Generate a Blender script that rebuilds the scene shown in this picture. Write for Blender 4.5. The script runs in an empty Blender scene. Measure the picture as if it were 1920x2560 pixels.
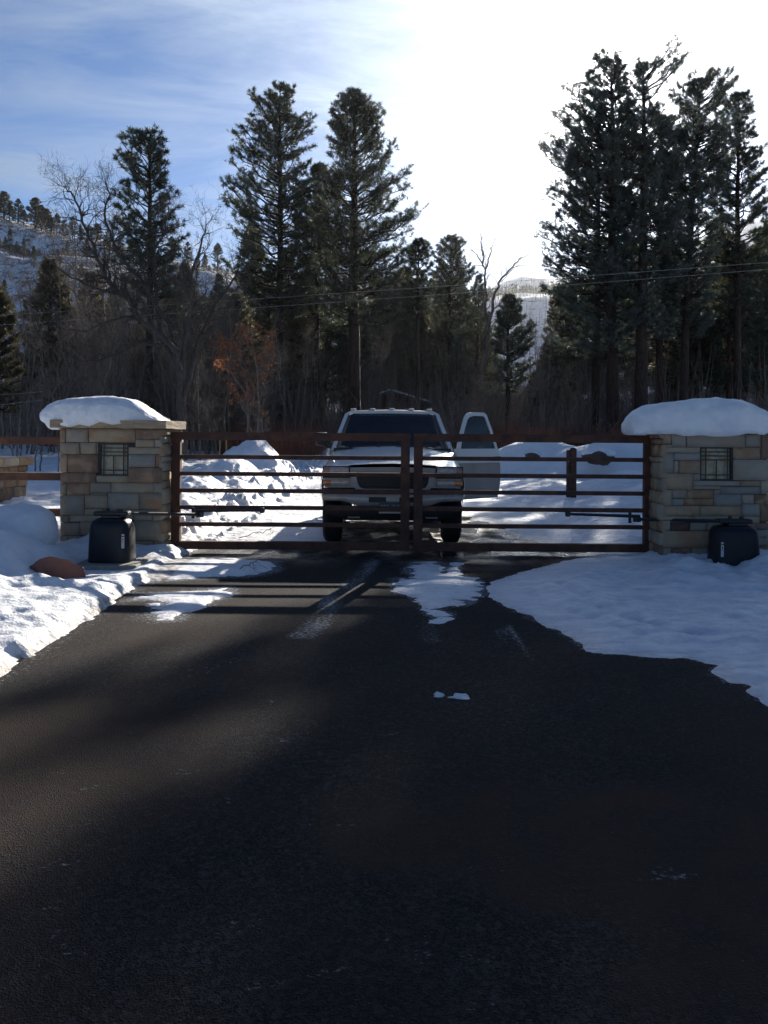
import bpy, bmesh, math, random
import numpy as np
from mathutils import Vector, Matrix
R = math.radians
sc = bpy.context.scene
C = bpy.context.collection

# ------------------------------------------------------------------ camera
FP, U0, V0, CH = 2143.0, 960.0, 1090.0, 1.55     # focal in px of a 1920x2560 frame, horizon point, eye height
ROLL = R(0.42)
cam = bpy.data.cameras.new('camera'); co = bpy.data.objects.new('camera', cam); C.objects.link(co)
cr, sr = math.cos(ROLL), math.sin(ROLL)
co.matrix_world = Matrix(((cr, -sr, 0, 0), (0, 0, -1, 0), (sr, cr, 0, CH), (0, 0, 0, 1)))
cam.sensor_width = 36; cam.lens = 36 * FP / 2560; cam.shift_y = -(1280 - V0) / 2560
cam.clip_start = 0.1; cam.clip_end = 9000
sc.camera = co

# ------------------------------------------------------------------ sun and sky
SUN = Vector((0.255, 1.0, 0.42)).normalized()
EL = math.asin(SUN.z); AZ = math.atan2(SUN.x, SUN.y)
sl = bpy.data.lights.new('sun', 'SUN'); sl.energy = 5.0; sl.angle = R(0.53); sl.color = (1.0, 0.93, 0.82)
so = bpy.data.objects.new('sun', sl); C.objects.link(so)
so.rotation_euler = SUN.to_track_quat('Z', 'Y').to_euler()
w = bpy.data.worlds.new('World'); sc.world = w; w.use_nodes = True
nt = w.node_tree; nt.nodes.clear()
def N(t, **k):
    n = nt.nodes.new(t)
    for a, b in k.items(): setattr(n, a, b)
    return n
def lk(a, b): nt.links.new(a, b)
def MA(op, a, b=None, c=None, clamp=False):
    n = N('ShaderNodeMath', operation=op); n.use_clamp = clamp
    for i, x in enumerate((a, b, c)):
        if x is None: continue
        if isinstance(x, (int, float)): n.inputs[i].default_value = x
        else: lk(x, n.inputs[i])
    return n.outputs[0]
def VM(op, a, b=None):
    n = N('ShaderNodeVectorMath', operation=op)
    for i, x in enumerate((a, b)):
        if x is None: continue
        if isinstance(x, (tuple, list, Vector)): n.inputs[i].default_value = tuple(x)
        else: lk(x, n.inputs[i])
    return n
sky = N('ShaderNodeTexSky', sky_type='NISHITA'); sky.sun_disc = False
sky.sun_elevation = EL; sky.sun_rotation = AZ; sky.altitude = 2200; sky.air_density = 1.0; sky.dust_density = 0.6; sky.ozone_density = 3.0
tc = N('ShaderNodeTexCoord'); D = tc.outputs['Generated']
sep = N('ShaderNodeSeparateXYZ'); lk(D, sep.inputs[0])
zc = MA('MAXIMUM', sep.outputs[2], 0.02)
cmb = N('ShaderNodeCombineXYZ'); lk(MA('DIVIDE', sep.outputs[0], MA('ADD', zc, 0.12)), cmb.inputs[0]); lk(MA('DIVIDE', sep.outputs[1], MA('ADD', zc, 0.12)), cmb.inputs[1])
mp = N('ShaderNodeMapping'); lk(cmb.outputs[0], mp.inputs[0]); mp.inputs['Rotation'].default_value = (0, 0, R(-38)); mp.inputs['Scale'].default_value = (0.8, 1.7, 1)
n1 = N('ShaderNodeTexNoise'); lk(mp.outputs[0], n1.inputs['Vector']); n1.inputs['Scale'].default_value = 2.1; n1.inputs['Detail'].default_value = 9; n1.inputs['Roughness'].default_value = 0.6; n1.inputs['Distortion'].default_value = 0.5
n2 = N('ShaderNodeTexNoise'); lk(cmb.outputs[0], n2.inputs['Vector']); n2.inputs['Scale'].default_value = 0.9; n2.inputs['Detail'].default_value = 4
cl = MA('MULTIPLY', MA('MULTIPLY', MA('SUBTRACT', n1.outputs[0], 0.38, clamp=True), 3.6, clamp=True), MA('MULTIPLY', MA('SUBTRACT', n2.outputs[0], 0.18, clamp=True), 2.6, clamp=True))
dt = MA('MAXIMUM', VM('DOT_PRODUCT', D, SUN).outputs['Value'], 0.0)
g1 = MA('POWER', dt, 9.0); g2 = MA('POWER', dt, 60.0); g3 = MA('POWER', dt, 400.0)
SKYK = 0.055
skyt = VM('MULTIPLY', sky.outputs[0], (0.88, 1.04, 1.22)); skyc = VM('SCALE', skyt.outputs[0]); skyc.inputs[3].default_value = SKYK
mx = N('ShaderNodeMix', data_type='RGBA'); lk(MA('MULTIPLY', cl, 0.85), mx.inputs[0]); lk(skyc.outputs[0], mx.inputs[6]); cbr = VM('SCALE', (0.60, 0.74, 0.95)); lk(MA('ADD', 0.03, MA('MULTIPLY', MA('POWER', dt, 3.0), 0.68)), cbr.inputs[3]); lk(cbr.outputs[0], mx.inputs[7])
glow = MA('ADD', MA('ADD', MA('MULTIPLY', g1, 0.01), MA('MULTIPLY', g2, 0.06)), MA('MULTIPLY', g3, 0.6))
gm = VM('SCALE', N('ShaderNodeRGB').outputs[0]); gm.inputs[0].links[0].from_node.outputs[0].default_value = (1.0, 0.985, 0.95, 1); lk(glow, gm.inputs[3])
addn = VM('ADD', mx.outputs[2], gm.outputs[0])
bg = N('ShaderNodeBackground'); lk(addn.outputs[0], bg.inputs[0]); bg.inputs[1].default_value = 1.0
wo = N('ShaderNodeOutputWorld'); lk(bg.outputs[0], wo.inputs[0])
sc.view_settings.view_transform = 'Standard'; sc.view_settings.look = 'None'; sc.view_settings.exposure = 0.75; sc.view_settings.gamma = 1.0
sc.render.engine = 'CYCLES'; sc.cycles.max_bounces = 6; sc.cycles.diffuse_bounces = 3; sc.cycles.transparent_max_bounces = 8
sc.cycles.use_denoising = True; sc.cycles.volume_bounces = 0

# ------------------------------------------------------------------ helpers
def P(u, v, Y):
    i, j = (u - U0) / FP, -(v - V0) / FP
    return (Y * (i * cr - j * sr), Y, CH + Y * (i * sr + j * cr))
def G(u, v, z=0.0):
    i, j = (u - U0) / FP, -(v - V0) / FP
    k = (z - CH) / (i * sr + j * cr)
    return (k * (i * cr - j * sr), k)
rng0 = np.random.default_rng(7)

def tag(o, label=None, cat=None, group=None, kind=None):
    if label: o['label'] = label
    if cat: o['category'] = cat
    if group: o['group'] = group
    if kind: o['kind'] = kind
    return o
def thing(name, label, cat, loc=(0, 0, 0), rz=0.0, group=None):
    o = bpy.data.objects.new(name, None); C.objects.link(o); o.location = loc; o.rotation_euler = (0, 0, rz)
    return tag(o, label, cat, group)
def link(name, me, mat, parent=None, smooth=False):
    o = bpy.data.objects.new(name, me); C.objects.link(o)
    if mat is not None:
        for m in (mat if isinstance(mat, (list, tuple)) else [mat]): me.materials.append(m)
    if parent is not None: o.parent = parent
    if smooth: me.shade_smooth()
    return o
def np_mesh(name, V, Fs, midx=None):
    V = np.asarray(V, dtype=np.float32)
    Fs = [np.asarray(f, dtype=np.int32) for f in (Fs if isinstance(Fs, list) else [Fs]) if len(f)]
    me = bpy.data.meshes.new(name)
    me.vertices.add(len(V)); me.vertices.foreach_set('co', V.ravel())
    nl = sum(f.size for f in Fs); npoly = sum(len(f) for f in Fs)
    me.loops.add(nl); me.loops.foreach_set('vertex_index', np.concatenate([f.ravel() for f in Fs]))
    me.polygons.add(npoly)
    tot = np.concatenate([np.full(len(f), f.shape[1], np.int32) for f in Fs])
    st = np.concatenate([[0], np.cumsum(tot)[:-1]]).astype(np.int32)
    me.polygons.foreach_set('loop_start', st)
    if midx is not None: me.polygons.foreach_set('material_index', np.asarray(midx, np.int32))
    me.update(calc_edges=True); me.validate()
    return me
class MB:
    """collects shapes for one mesh"""
    def __init__(s): s.b = bmesh.new()
    def box(s, x0, x1, y0, y1, z0, z1, bev=0.0, seg=1):
        r = bmesh.ops.create_cube(s.b, size=1.0); vs = r['verts']
        for v in vs: v.co = Vector(((x0 + x1) / 2 + v.co.x * (x1 - x0), (y0 + y1) / 2 + v.co.y * (y1 - y0), (z0 + z1) / 2 + v.co.z * (z1 - z0)))
        if bev > 0:
            es = list({e for v in vs for e in v.link_edges})
            bmesh.ops.bevel(s.b, geom=es, offset=bev, segments=seg, affect='EDGES', profile=0.5)
        return vs
    def cyl(s, p0, p1, r0, r1=None, n=16, cap=True):
        p0, p1 = Vector(p0), Vector(p1); r1 = r0 if r1 is None else r1
        d = p1 - p0; M = Matrix.Translation((p0 + p1) / 2) @ d.to_track_quat('Z', 'Y').to_matrix().to_4x4()
        bmesh.ops.create_cone(s.b, cap_ends=cap, segments=n, radius1=r0, radius2=r1, depth=d.length, matrix=M)
    def prism(s, pts, y0, y1, f=lambda x, y, z: (x, y, z), bev=0.0):
        """closed outline pts (x,z) extruded from y0 to y1"""
        a = [s.b.verts.new(f(x, y0, z)) for x, z in pts]; b = [s.b.verts.new(f(x, y1, z)) for x, z in pts]
        n = len(pts); fs = [s.b.faces.new(a), s.b.faces.new(b[::-1])]
        for i in range(n): fs.append(s.b.faces.new((a[i], b[i], b[(i + 1) % n], a[(i + 1) % n])))
        if bev: bmesh.ops.bevel(s.b, geom=list({e for q in fs for e in q.edges}), offset=bev, segments=2, affect='EDGES')
        return fs
    def grid(s, rows, close=False):
        """rows: list of lists of points"""
        vs = [[s.b.verts.new(p) for p in r] for r in rows]
        for i in range(len(vs) - 1):
            m = len(vs[i])
            for j in range(m if close else m - 1):
                k = (j + 1) % m
                try: s.b.faces.new((vs[i][j], vs[i + 1][j], vs[i + 1][k], vs[i][k]))
                except ValueError: pass
        return vs
    def build(s, name, mat, parent=None, smooth=None, kind=None):
        bmesh.ops.remove_doubles(s.b, verts=s.b.verts, dist=1e-6)
        bmesh.ops.recalc_face_normals(s.b, faces=s.b.faces)
        me = bpy.data.meshes.new(name); s.b.to_mesh(me); s.b.free()
        if smooth is not None: me.shade_smooth() if smooth >= 179 else me.shade_smooth()
        o = link(name, me, mat, parent)
        if smooth is not None and smooth < 179:
            try: me.set_sharp_from_angle(angle=R(smooth))
            except Exception: pass
        if kind: o['kind'] = kind
        return o
def copy_tree(o, parent=None):
    c = o.copy(); C.objects.link(c)
    if parent is not None: c.parent = parent
    for ch in list(o.children): copy_tree(ch, c)
    return c

# numpy noise
def _h(ix, iy, s):
    n = (ix.astype(np.int64) * 374761393 + iy.astype(np.int64) * 668265263 + s * 974634777) & 0xffffffff
    n = ((n ^ (n >> 13)) * 1274126177) & 0xffffffff
    return ((n ^ (n >> 16)) & 0xffffff) / float(0xffffff)
def vn(x, y, s=0):
    xi, yi = np.floor(x), np.floor(y); fx, fy = x - xi, y - yi
    fx = fx * fx * (3 - 2 * fx); fy = fy * fy * (3 - 2 * fy)
    a, b, c, d = _h(xi, yi, s), _h(xi + 1, yi, s), _h(xi, yi + 1, s), _h(xi + 1, yi + 1, s)
    return (a * (1 - fx) + b * fx) * (1 - fy) + (c * (1 - fx) + d * fx) * fy
def fbm(x, y, o=4, s=0, g=0.5):
    t = 0; a = 1; n = 0
    for k in range(o):
        t = t + a * (vn(x, y, s + k) - 0.5); n += a; a *= g; x = x * 2.03 + 17.1; y = y * 2.03 + 5.3
    return t / n * 2
def ss(a, b, x):
    t = np.clip((x - a) / (b - a), 0, 1); return t * t * (3 - 2 * t)
def sdf(poly, X, Y):
    """signed distance, positive inside"""
    d = np.full(X.shape, 1e9); ins = np.zeros(X.shape, bool); n = len(poly)
    for i in range(n):
        ax, ay = poly[i]; bx, by = poly[(i + 1) % n]
        ex, ey = bx - ax, by - ay; wx, wy = X - ax, Y - ay
        t = np.clip((wx * ex + wy * ey) / (ex * ex + ey * ey + 1e-12), 0, 1)
        d = np.minimum(d, np.hypot(wx - ex * t, wy - ey * t))
        if abs(ey) > 1e-9:
            ins ^= ((ay > Y) != (by > Y)) & (X < ex * (Y - ay) / ey + ax)
    return np.where(ins, d, -d)

# ------------------------------------------------------------------ materials
def pm(name, c1, c2=None, scale=4.0, rough=0.7, bump=0.0, bscale=None, metal=0.0, spec=0.5, detail=5, coat=0.0, rnd=0.0, stretch=None, trans=None, c3=None, s3=1.0):
    m = bpy.data.materials.new(name); m.use_nodes = True
    t = m.node_tree; b = t.nodes['Principled BSDF']
    b.inputs['Roughness'].default_value = rough; b.inputs['Metallic'].default_value = metal
    b.inputs['Specular IOR Level'].default_value = spec; b.inputs['Coat Weight'].default_value = coat
    tcn = t.nodes.new('ShaderNodeTexCoord'); vec = tcn.outputs['Object']
    if stretch:
        mpn = t.nodes.new('ShaderNodeMapping'); mpn.inputs['Scale'].default_value = stretch; t.links.new(vec, mpn.inputs[0]); vec = mpn.outputs[0]
    c2 = c2 or c1
    no = t.nodes.new('ShaderNodeTexNoise'); no.inputs['Scale'].default_value = scale; no.inputs['Detail'].default_value = detail; t.links.new(vec, no.inputs['Vector'])
    rp = t.nodes.new('ShaderNodeValToRGB'); rp.color_ramp.elements[0].position = 0.35; rp.color_ramp.elements[1].position = 0.65
    rp.color_ramp.elements[0].color = (*c1, 1); rp.color_ramp.elements[1].color = (*c2, 1)
    t.links.new(no.outputs[0], rp.inputs[0]); col = rp.outputs[0]
    if c3:
        n3 = t.nodes.new('ShaderNodeTexNoise'); n3.inputs['Scale'].default_value = s3; n3.inputs['Detail'].default_value = 3; t.links.new(vec, n3.inputs['Vector'])
        r3 = t.nodes.new('ShaderNodeMapRange'); r3.inputs[1].default_value = 0.5; r3.inputs[2].default_value = 0.62; t.links.new(n3.outputs[0], r3.inputs[0])
        m3 = t.nodes.new('ShaderNodeMix'); m3.data_type = 'RGBA'; t.links.new(r3.outputs[0], m3.inputs[0]); t.links.new(col, m3.inputs[6]); m3.inputs[7].default_value = (*c3, 1); col = m3.outputs[2]
    if rnd:
        oi = t.nodes.new('ShaderNodeObjectInfo'); mr = t.nodes.new('ShaderNodeMapRange'); mr.inputs[3].default_value = 1 - rnd; mr.inputs[4].default_value = 1 + rnd
        t.links.new(oi.outputs['Random'], mr.inputs[0]); hs = t.nodes.new('ShaderNodeHueSaturation'); t.links.new(mr.outputs[0], hs.inputs['Value']); t.links.new(col, hs.inputs['Color']); col = hs.outputs[0]
    t.links.new(col, b.inputs['Base Color'])
    if bump:
        n4 = t.nodes.new('ShaderNodeTexNoise'); n4.inputs['Scale'].default_value = bscale or scale * 4; n4.inputs['Detail'].default_value = 6; t.links.new(vec, n4.inputs['Vector'])
        bp = t.nodes.new('ShaderNodeBump'); bp.inputs['Strength'].default_value = 1.0; bp.inputs['Distance'].default_value = bump
        t.links.new(n4.outputs[0], bp.inputs['Height']); t.links.new(bp.outputs[0], b.inputs['Normal'])
    if trans:
        out = t.nodes['Material Output']; tr = t.nodes.new('ShaderNodeBsdfTranslucent'); tr.inputs[0].default_value = (*trans, 1)
        ad = t.nodes.new('ShaderNodeAddShader'); t.links.new(b.outputs[0], ad.inputs[0]); t.links.new(tr.outputs[0], ad.inputs[1]); t.links.new(ad.outputs[0], out.inputs[0])
    return m
M = {}
M['rust'] = pm('rusted_steel', (0.092, 0.035, 0.020), (0.046, 0.020, 0.014), 9, 0.75, 0.0015, 60, c3=(0.11, 0.042, 0.02), s3=5)
M['black_steel'] = pm('black_steel', (0.012, 0.012, 0.014), (0.02, 0.018, 0.018), 12, 0.5)
M['black_plastic'] = pm('black_plastic', (0.007, 0.009, 0.015), (0.009, 0.011, 0.017), 6, 0.42, 0.0006, 200, spec=.3)
M['concrete'] = pm('concrete', (0.24, 0.23, 0.2), (0.32, 0.3, 0.26), 14, 0.9, 0.003, 60)
M['mortar'] = pm('mortar', (0.035, 0.032, 0.028), (0.06, 0.055, 0.048), 20, 0.95, 0.003)
M['bark'] = pm('pine_bark', (0.055, 0.032, 0.022), (0.02, 0.014, 0.012), 5, 0.95, 0.03, 9, stretch=(3, 3, 0.6))
M['bark_red'] = pm('red_pine_bark', (0.11, 0.05, 0.03), (0.035, 0.02, 0.015), 5, 0.95, 0.03, 9, stretch=(3, 3, 0.6))
M['oak'] = pm('bare_oak_bark', (0.20, 0.165, 0.14), (0.12, 0.10, 0.088), 6, 0.95, rnd=0.25)
M['dark_oak'] = pm('dark_oak_bark', (0.085, 0.068, 0.058), (0.05, 0.042, 0.038), 6, 0.95)
M['twig'] = pm('winter_twigs', (0.25, 0.20, 0.165), (0.15, 0.12, 0.10), 3, 0.95, rnd=0.25)
M['needle'] = pm('pine_needles', (0.026, 0.036, 0.026), (0.038, 0.047, 0.030), 0.7, 0.55, rnd=0.2, trans=(0.024, 0.030, 0.015))
M['needle_dry'] = pm('olive_brown_needles', (0.055, 0.055, 0.030), (0.080, 0.066, 0.040), 0.7, 0.55, rnd=0.2, trans=(0.045, 0.04, 0.016))
M['needle_blue'] = pm('blue_green_needles', (0.034, 0.046, 0.042), (0.044, 0.056, 0.046), 0.7, 0.5, rnd=0.2, trans=(0.026, 0.034, 0.024))
M['orange_leaf'] = pm('dry_orange_leaves', (0.26, 0.11, 0.045), (0.16, 0.07, 0.035), 3, 0.8, trans=(0.12, 0.04, 0.012))
M['red_brush'] = pm('red_willow_stems', (0.22, 0.085, 0.055), (0.13, 0.06, 0.04), 1.5, 0.9)
M['white_paint'] = pm('white_truck_paint', (0.72, 0.70, 0.66), (0.66, 0.64, 0.60), 2, 0.28, coat=0.6)
M['ground_reflection_paint'] = pm('lower_paint_with_ground_reflection', (0.36, 0.32, 0.265), (0.29, 0.26, 0.22), 3, 0.5, coat=0.1)  # tan puts ground reflection and shade on the lower door into the colour
M['grey_paint'] = pm('silver_trim', (0.36, 0.35, 0.34), (0.29, 0.285, 0.28), 4, 0.4, metal=0.2)
M['chrome'] = pm('dull_chrome', (0.46, 0.44, 0.42), (0.36, 0.34, 0.32), 6, 0.4, metal=0.5)
M['black_trim'] = pm('black_trim', (0.012, 0.012, 0.013), (0.016, 0.016, 0.016), 8, 0.45)
M['tyre'] = pm('tyre_rubber', (0.011, 0.011, 0.012), (0.017, 0.016, 0.016), 10, 0.85, 0.002, 60)
M['lens'] = pm('headlight_lens', (0.48, 0.43, 0.39), (0.34, 0.29, 0.26), 20, 0.15, coat=1.0)
M['amber'] = pm('amber_lens', (0.62, 0.19, 0.03), (0.5, 0.14, 0.02), 20, 0.2, coat=0.8)
M['pink_lens'] = pm('faded_marker_lens', (0.42, 0.2, 0.13), (0.34, 0.16, 0.11), 20, 0.2, coat=0.8)
M['white_label'] = pm('white_sticker', (0.55, 0.56, 0.58), (0.45, 0.46, 0.48), 60, 0.6)
M['plate_green'] = pm('plate_green', (0.05, 0.09, 0.07), (0.09, 0.12, 0.11), 20, 0.5)
M['wood'] = pm('new_pine_stake', (0.42, 0.25, 0.1), (0.36, 0.2, 0.08), 20, 0.7, stretch=(1, 1, 0.1))
M['green_steel'] = pm('green_steel', (0.03, 0.09, 0.05), (0.04, 0.11, 0.06), 6, 0.4)
M['red_wall'] = pm('red_stained_boards', (0.14, 0.035, 0.022), (0.08, 0.024, 0.018), 4, 0.85, stretch=(8, 8, 0.5))
M['tan_wall'] = pm('tan_boards', (0.28, 0.2, 0.14), (0.22, 0.16, 0.115), 4, 0.85, stretch=(8, 8, 0.5))
M['green_trim'] = pm('green_painted_trim', (0.03, 0.075, 0.06), (0.04, 0.09, 0.07), 6, 0.6)
M['red_rock'] = pm('red_sandstone_rock', (0.27, 0.12, 0.085), (0.18, 0.085, 0.065), 4, 0.9, 0.01, 14)
M['grey_rock'] = pm('dark_rock', (0.10, 0.075, 0.06), (0.06, 0.045, 0.04), 4, 0.95, 0.02, 10)
M['wire'] = pm('aluminium_wire', (0.30, 0.30, 0.30), None, 3, 0.5)
M['dark'] = pm('dark_interior', (0.012, 0.012, 0.014), (0.018, 0.018, 0.02), 5, 0.8)
M['seat'] = pm('grey_seat_cloth', (0.06, 0.06, 0.065), (0.08, 0.078, 0.08), 20, 0.9)
M['art_glass'] = pm('cream_art_glass', (0.34, 0.32, 0.22), (0.22, 0.22, 0.17), 16, 0.2, c3=(0.28, 0.2, 0.11), s3=9)
M['sky_blue_box'] = pm('blue_grey_enamel', (0.10, 0.14, 0.17), (0.13, 0.17, 0.2), 5, 0.5)
M['pale_post'] = pm('pale_post', (0.34, 0.36, 0.36), (0.26, 0.28, 0.28), 8, 0.7)
def glass_mat(name, tint, rough=0.03):
    m = bpy.data.materials.new(name); m.use_nodes = True; t = m.node_tree; b = t.nodes['Principled BSDF']
    out = t.nodes['Material Output']; tr = t.nodes.new('ShaderNodeBsdfTransparent'); tr.inputs[0].default_value = (*tint, 1)
    gl = t.nodes.new('ShaderNodeBsdfGlossy'); gl.inputs['Roughness'].default_value = rough; gl.inputs[0].default_value = (0.8, 0.85, 0.95, 1)
    fr = t.nodes.new('ShaderNodeFresnel'); fr.inputs[0].default_value = 1.5
    mxn = t.nodes.new('ShaderNodeMixShader'); t.links.new(fr.outputs[0], mxn.inputs[0]); t.links.new(tr.outputs[0], mxn.inputs[1]); t.links.new(gl.outputs[0], mxn.inputs[2]); t.links.new(mxn.outputs[0], out.inputs[0])
    return m
M['windshield'] = glass_mat('tinted_windshield', (0.35, 0.4, 0.42))
M['door_glass'] = glass_mat('tinted_door_glass', (0.10, 0.12, 0.14))
STONES = [pm('stone_' + n, a, b, 7, 0.92, 0.009, 22, c3=c, s3=4.5, rnd=0.14, detail=8) for n, a, b, c in (
    ('beige', (0.38, 0.31, 0.22), (0.31, 0.255, 0.185), (0.34, 0.25, 0.16)),
    ('grey', (0.34, 0.29, 0.23), (0.28, 0.245, 0.20), (0.31, 0.25, 0.18)),
    ('tan', (0.37, 0.27, 0.17), (0.29, 0.215, 0.145), (0.33, 0.19, 0.11)),
    ('redbrown', (0.24, 0.145, 0.095), (0.18, 0.12, 0.085), (0.30, 0.20, 0.13)),
    ('bluegrey', (0.28, 0.265, 0.24), (0.24, 0.23, 0.21), (0.28, 0.25, 0.21)),
    ('orange', (0.28, 0.17, 0.10), (0.20, 0.12, 0.075), (0.36, 0.26, 0.16)),
    ('dark', (0.085, 0.06, 0.055), (0.055, 0.045, 0.045), (0.11, 0.07, 0.05)),
    ('warm', (0.38, 0.25, 0.13), (0.30, 0.2, 0.11), (0.34, 0.18, 0.09)))]
SB, SG, ST, SR, SU, SO, SD, SW = range(8)

def snow_mat(name, dirt=0.0):
    m = bpy.data.materials.new(name); m.use_nodes = True; t = m.node_tree; b = t.nodes['Principled BSDF']; L = t.links.new
    g = t.nodes.new('ShaderNodeNewGeometry'); pos = g.outputs['Position']
    def no(s, d=5, r=0.55):
        n = t.nodes.new('ShaderNodeTexNoise'); n.inputs['Scale'].default_value = s; n.inputs['Detail'].default_value = d; n.inputs['Roughness'].default_value = r; L(pos, n.inputs['Vector']); return n.outputs[0]
    rp = t.nodes.new('ShaderNodeValToRGB'); rp.color_ramp.elements[0].position = 0.3; rp.color_ramp.elements[1].position = 0.7
    rp.color_ramp.elements[0].color = (0.78, 0.80, 0.84, 1); rp.color_ramp.elements[1].color = (0.90, 0.91, 0.93, 1); L(no(2.2), rp.inputs[0]); col = rp.outputs[0]
    ia = t.nodes.new('ShaderNodeAttribute'); ia.attribute_name = 'ice'; q = t.nodes.new('ShaderNodeMapping'); q.inputs['Scale'].default_value = (1, 2.2, 1); L(pos, q.inputs[0])
    ni = t.nodes.new('ShaderNodeTexNoise'); ni.inputs['Scale'].default_value = 2.6; ni.inputs['Detail'].default_value = 9; ni.inputs['Roughness'].default_value = 0.68; L(q.outputs[0], ni.inputs['Vector'])
    ri = t.nodes.new('ShaderNodeMapRange'); ri.inputs[1].default_value = 0.42; ri.inputs[2].default_value = 0.66; L(ni.outputs[0], ri.inputs[0])
    mi = t.nodes.new('ShaderNodeMath'); mi.operation = 'MULTIPLY'; L(ia.outputs['Fac'], mi.inputs[0]); L(ri.outputs[0], mi.inputs[1])
    mj = t.nodes.new('ShaderNodeMix'); mj.data_type = 'RGBA'; L(mi.outputs[0], mj.inputs[0]); L(col, mj.inputs[6]); mj.inputs[7].default_value = (0.52, 0.58, 0.68, 1); col = mj.outputs[2]
    a = t.nodes.new('ShaderNodeAttribute'); a.attribute_name = 'dirt'
    md = t.nodes.new('ShaderNodeMath'); md.operation = 'MULTIPLY'
    mr = t.nodes.new('ShaderNodeMapRange'); mr.inputs[1].default_value = 0.42; mr.inputs[2].default_value = 0.6; mr.inputs[3].default_value = 0.25; L(no(14, 6), mr.inputs[0])
    L(a.outputs['Fac'], md.inputs[0]); L(mr.outputs[0], md.inputs[1])
    mx = t.nodes.new('ShaderNodeMix'); mx.data_type = 'RGBA'; L(md.outputs[0], mx.inputs[0]); L(col, mx.inputs[6]); mx.inputs[7].default_value = (0.30, 0.23, 0.18, 1)
    L(mx.outputs[2], b.inputs['Base Color']); b.inputs['Roughness'].default_value = 0.55; b.inputs['Specular IOR Level'].default_value = 0.35
    b1 = t.nodes.new('ShaderNodeBump'); b1.inputs['Distance'].default_value = 0.05; L(no(7, 7, 0.6), b1.inputs['Height']); b1.inputs['Strength'].default_value = 0.9
    b2 = t.nodes.new('ShaderNodeBump'); b2.inputs['Distance'].default_value = 0.006; L(no(60, 4), b2.inputs['Height']); L(b1.outputs[0], b2.inputs['Normal']); L(b2.outputs[0], b.inputs['Normal'])
    return m
M['snow'] = snow_mat('snow')
M['snow_cap'] = pm('smooth_snow', (0.76, 0.78, 0.82), (0.91, 0.91, 0.92), 5, 0.6, 0.02, 11, detail=8)

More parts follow.
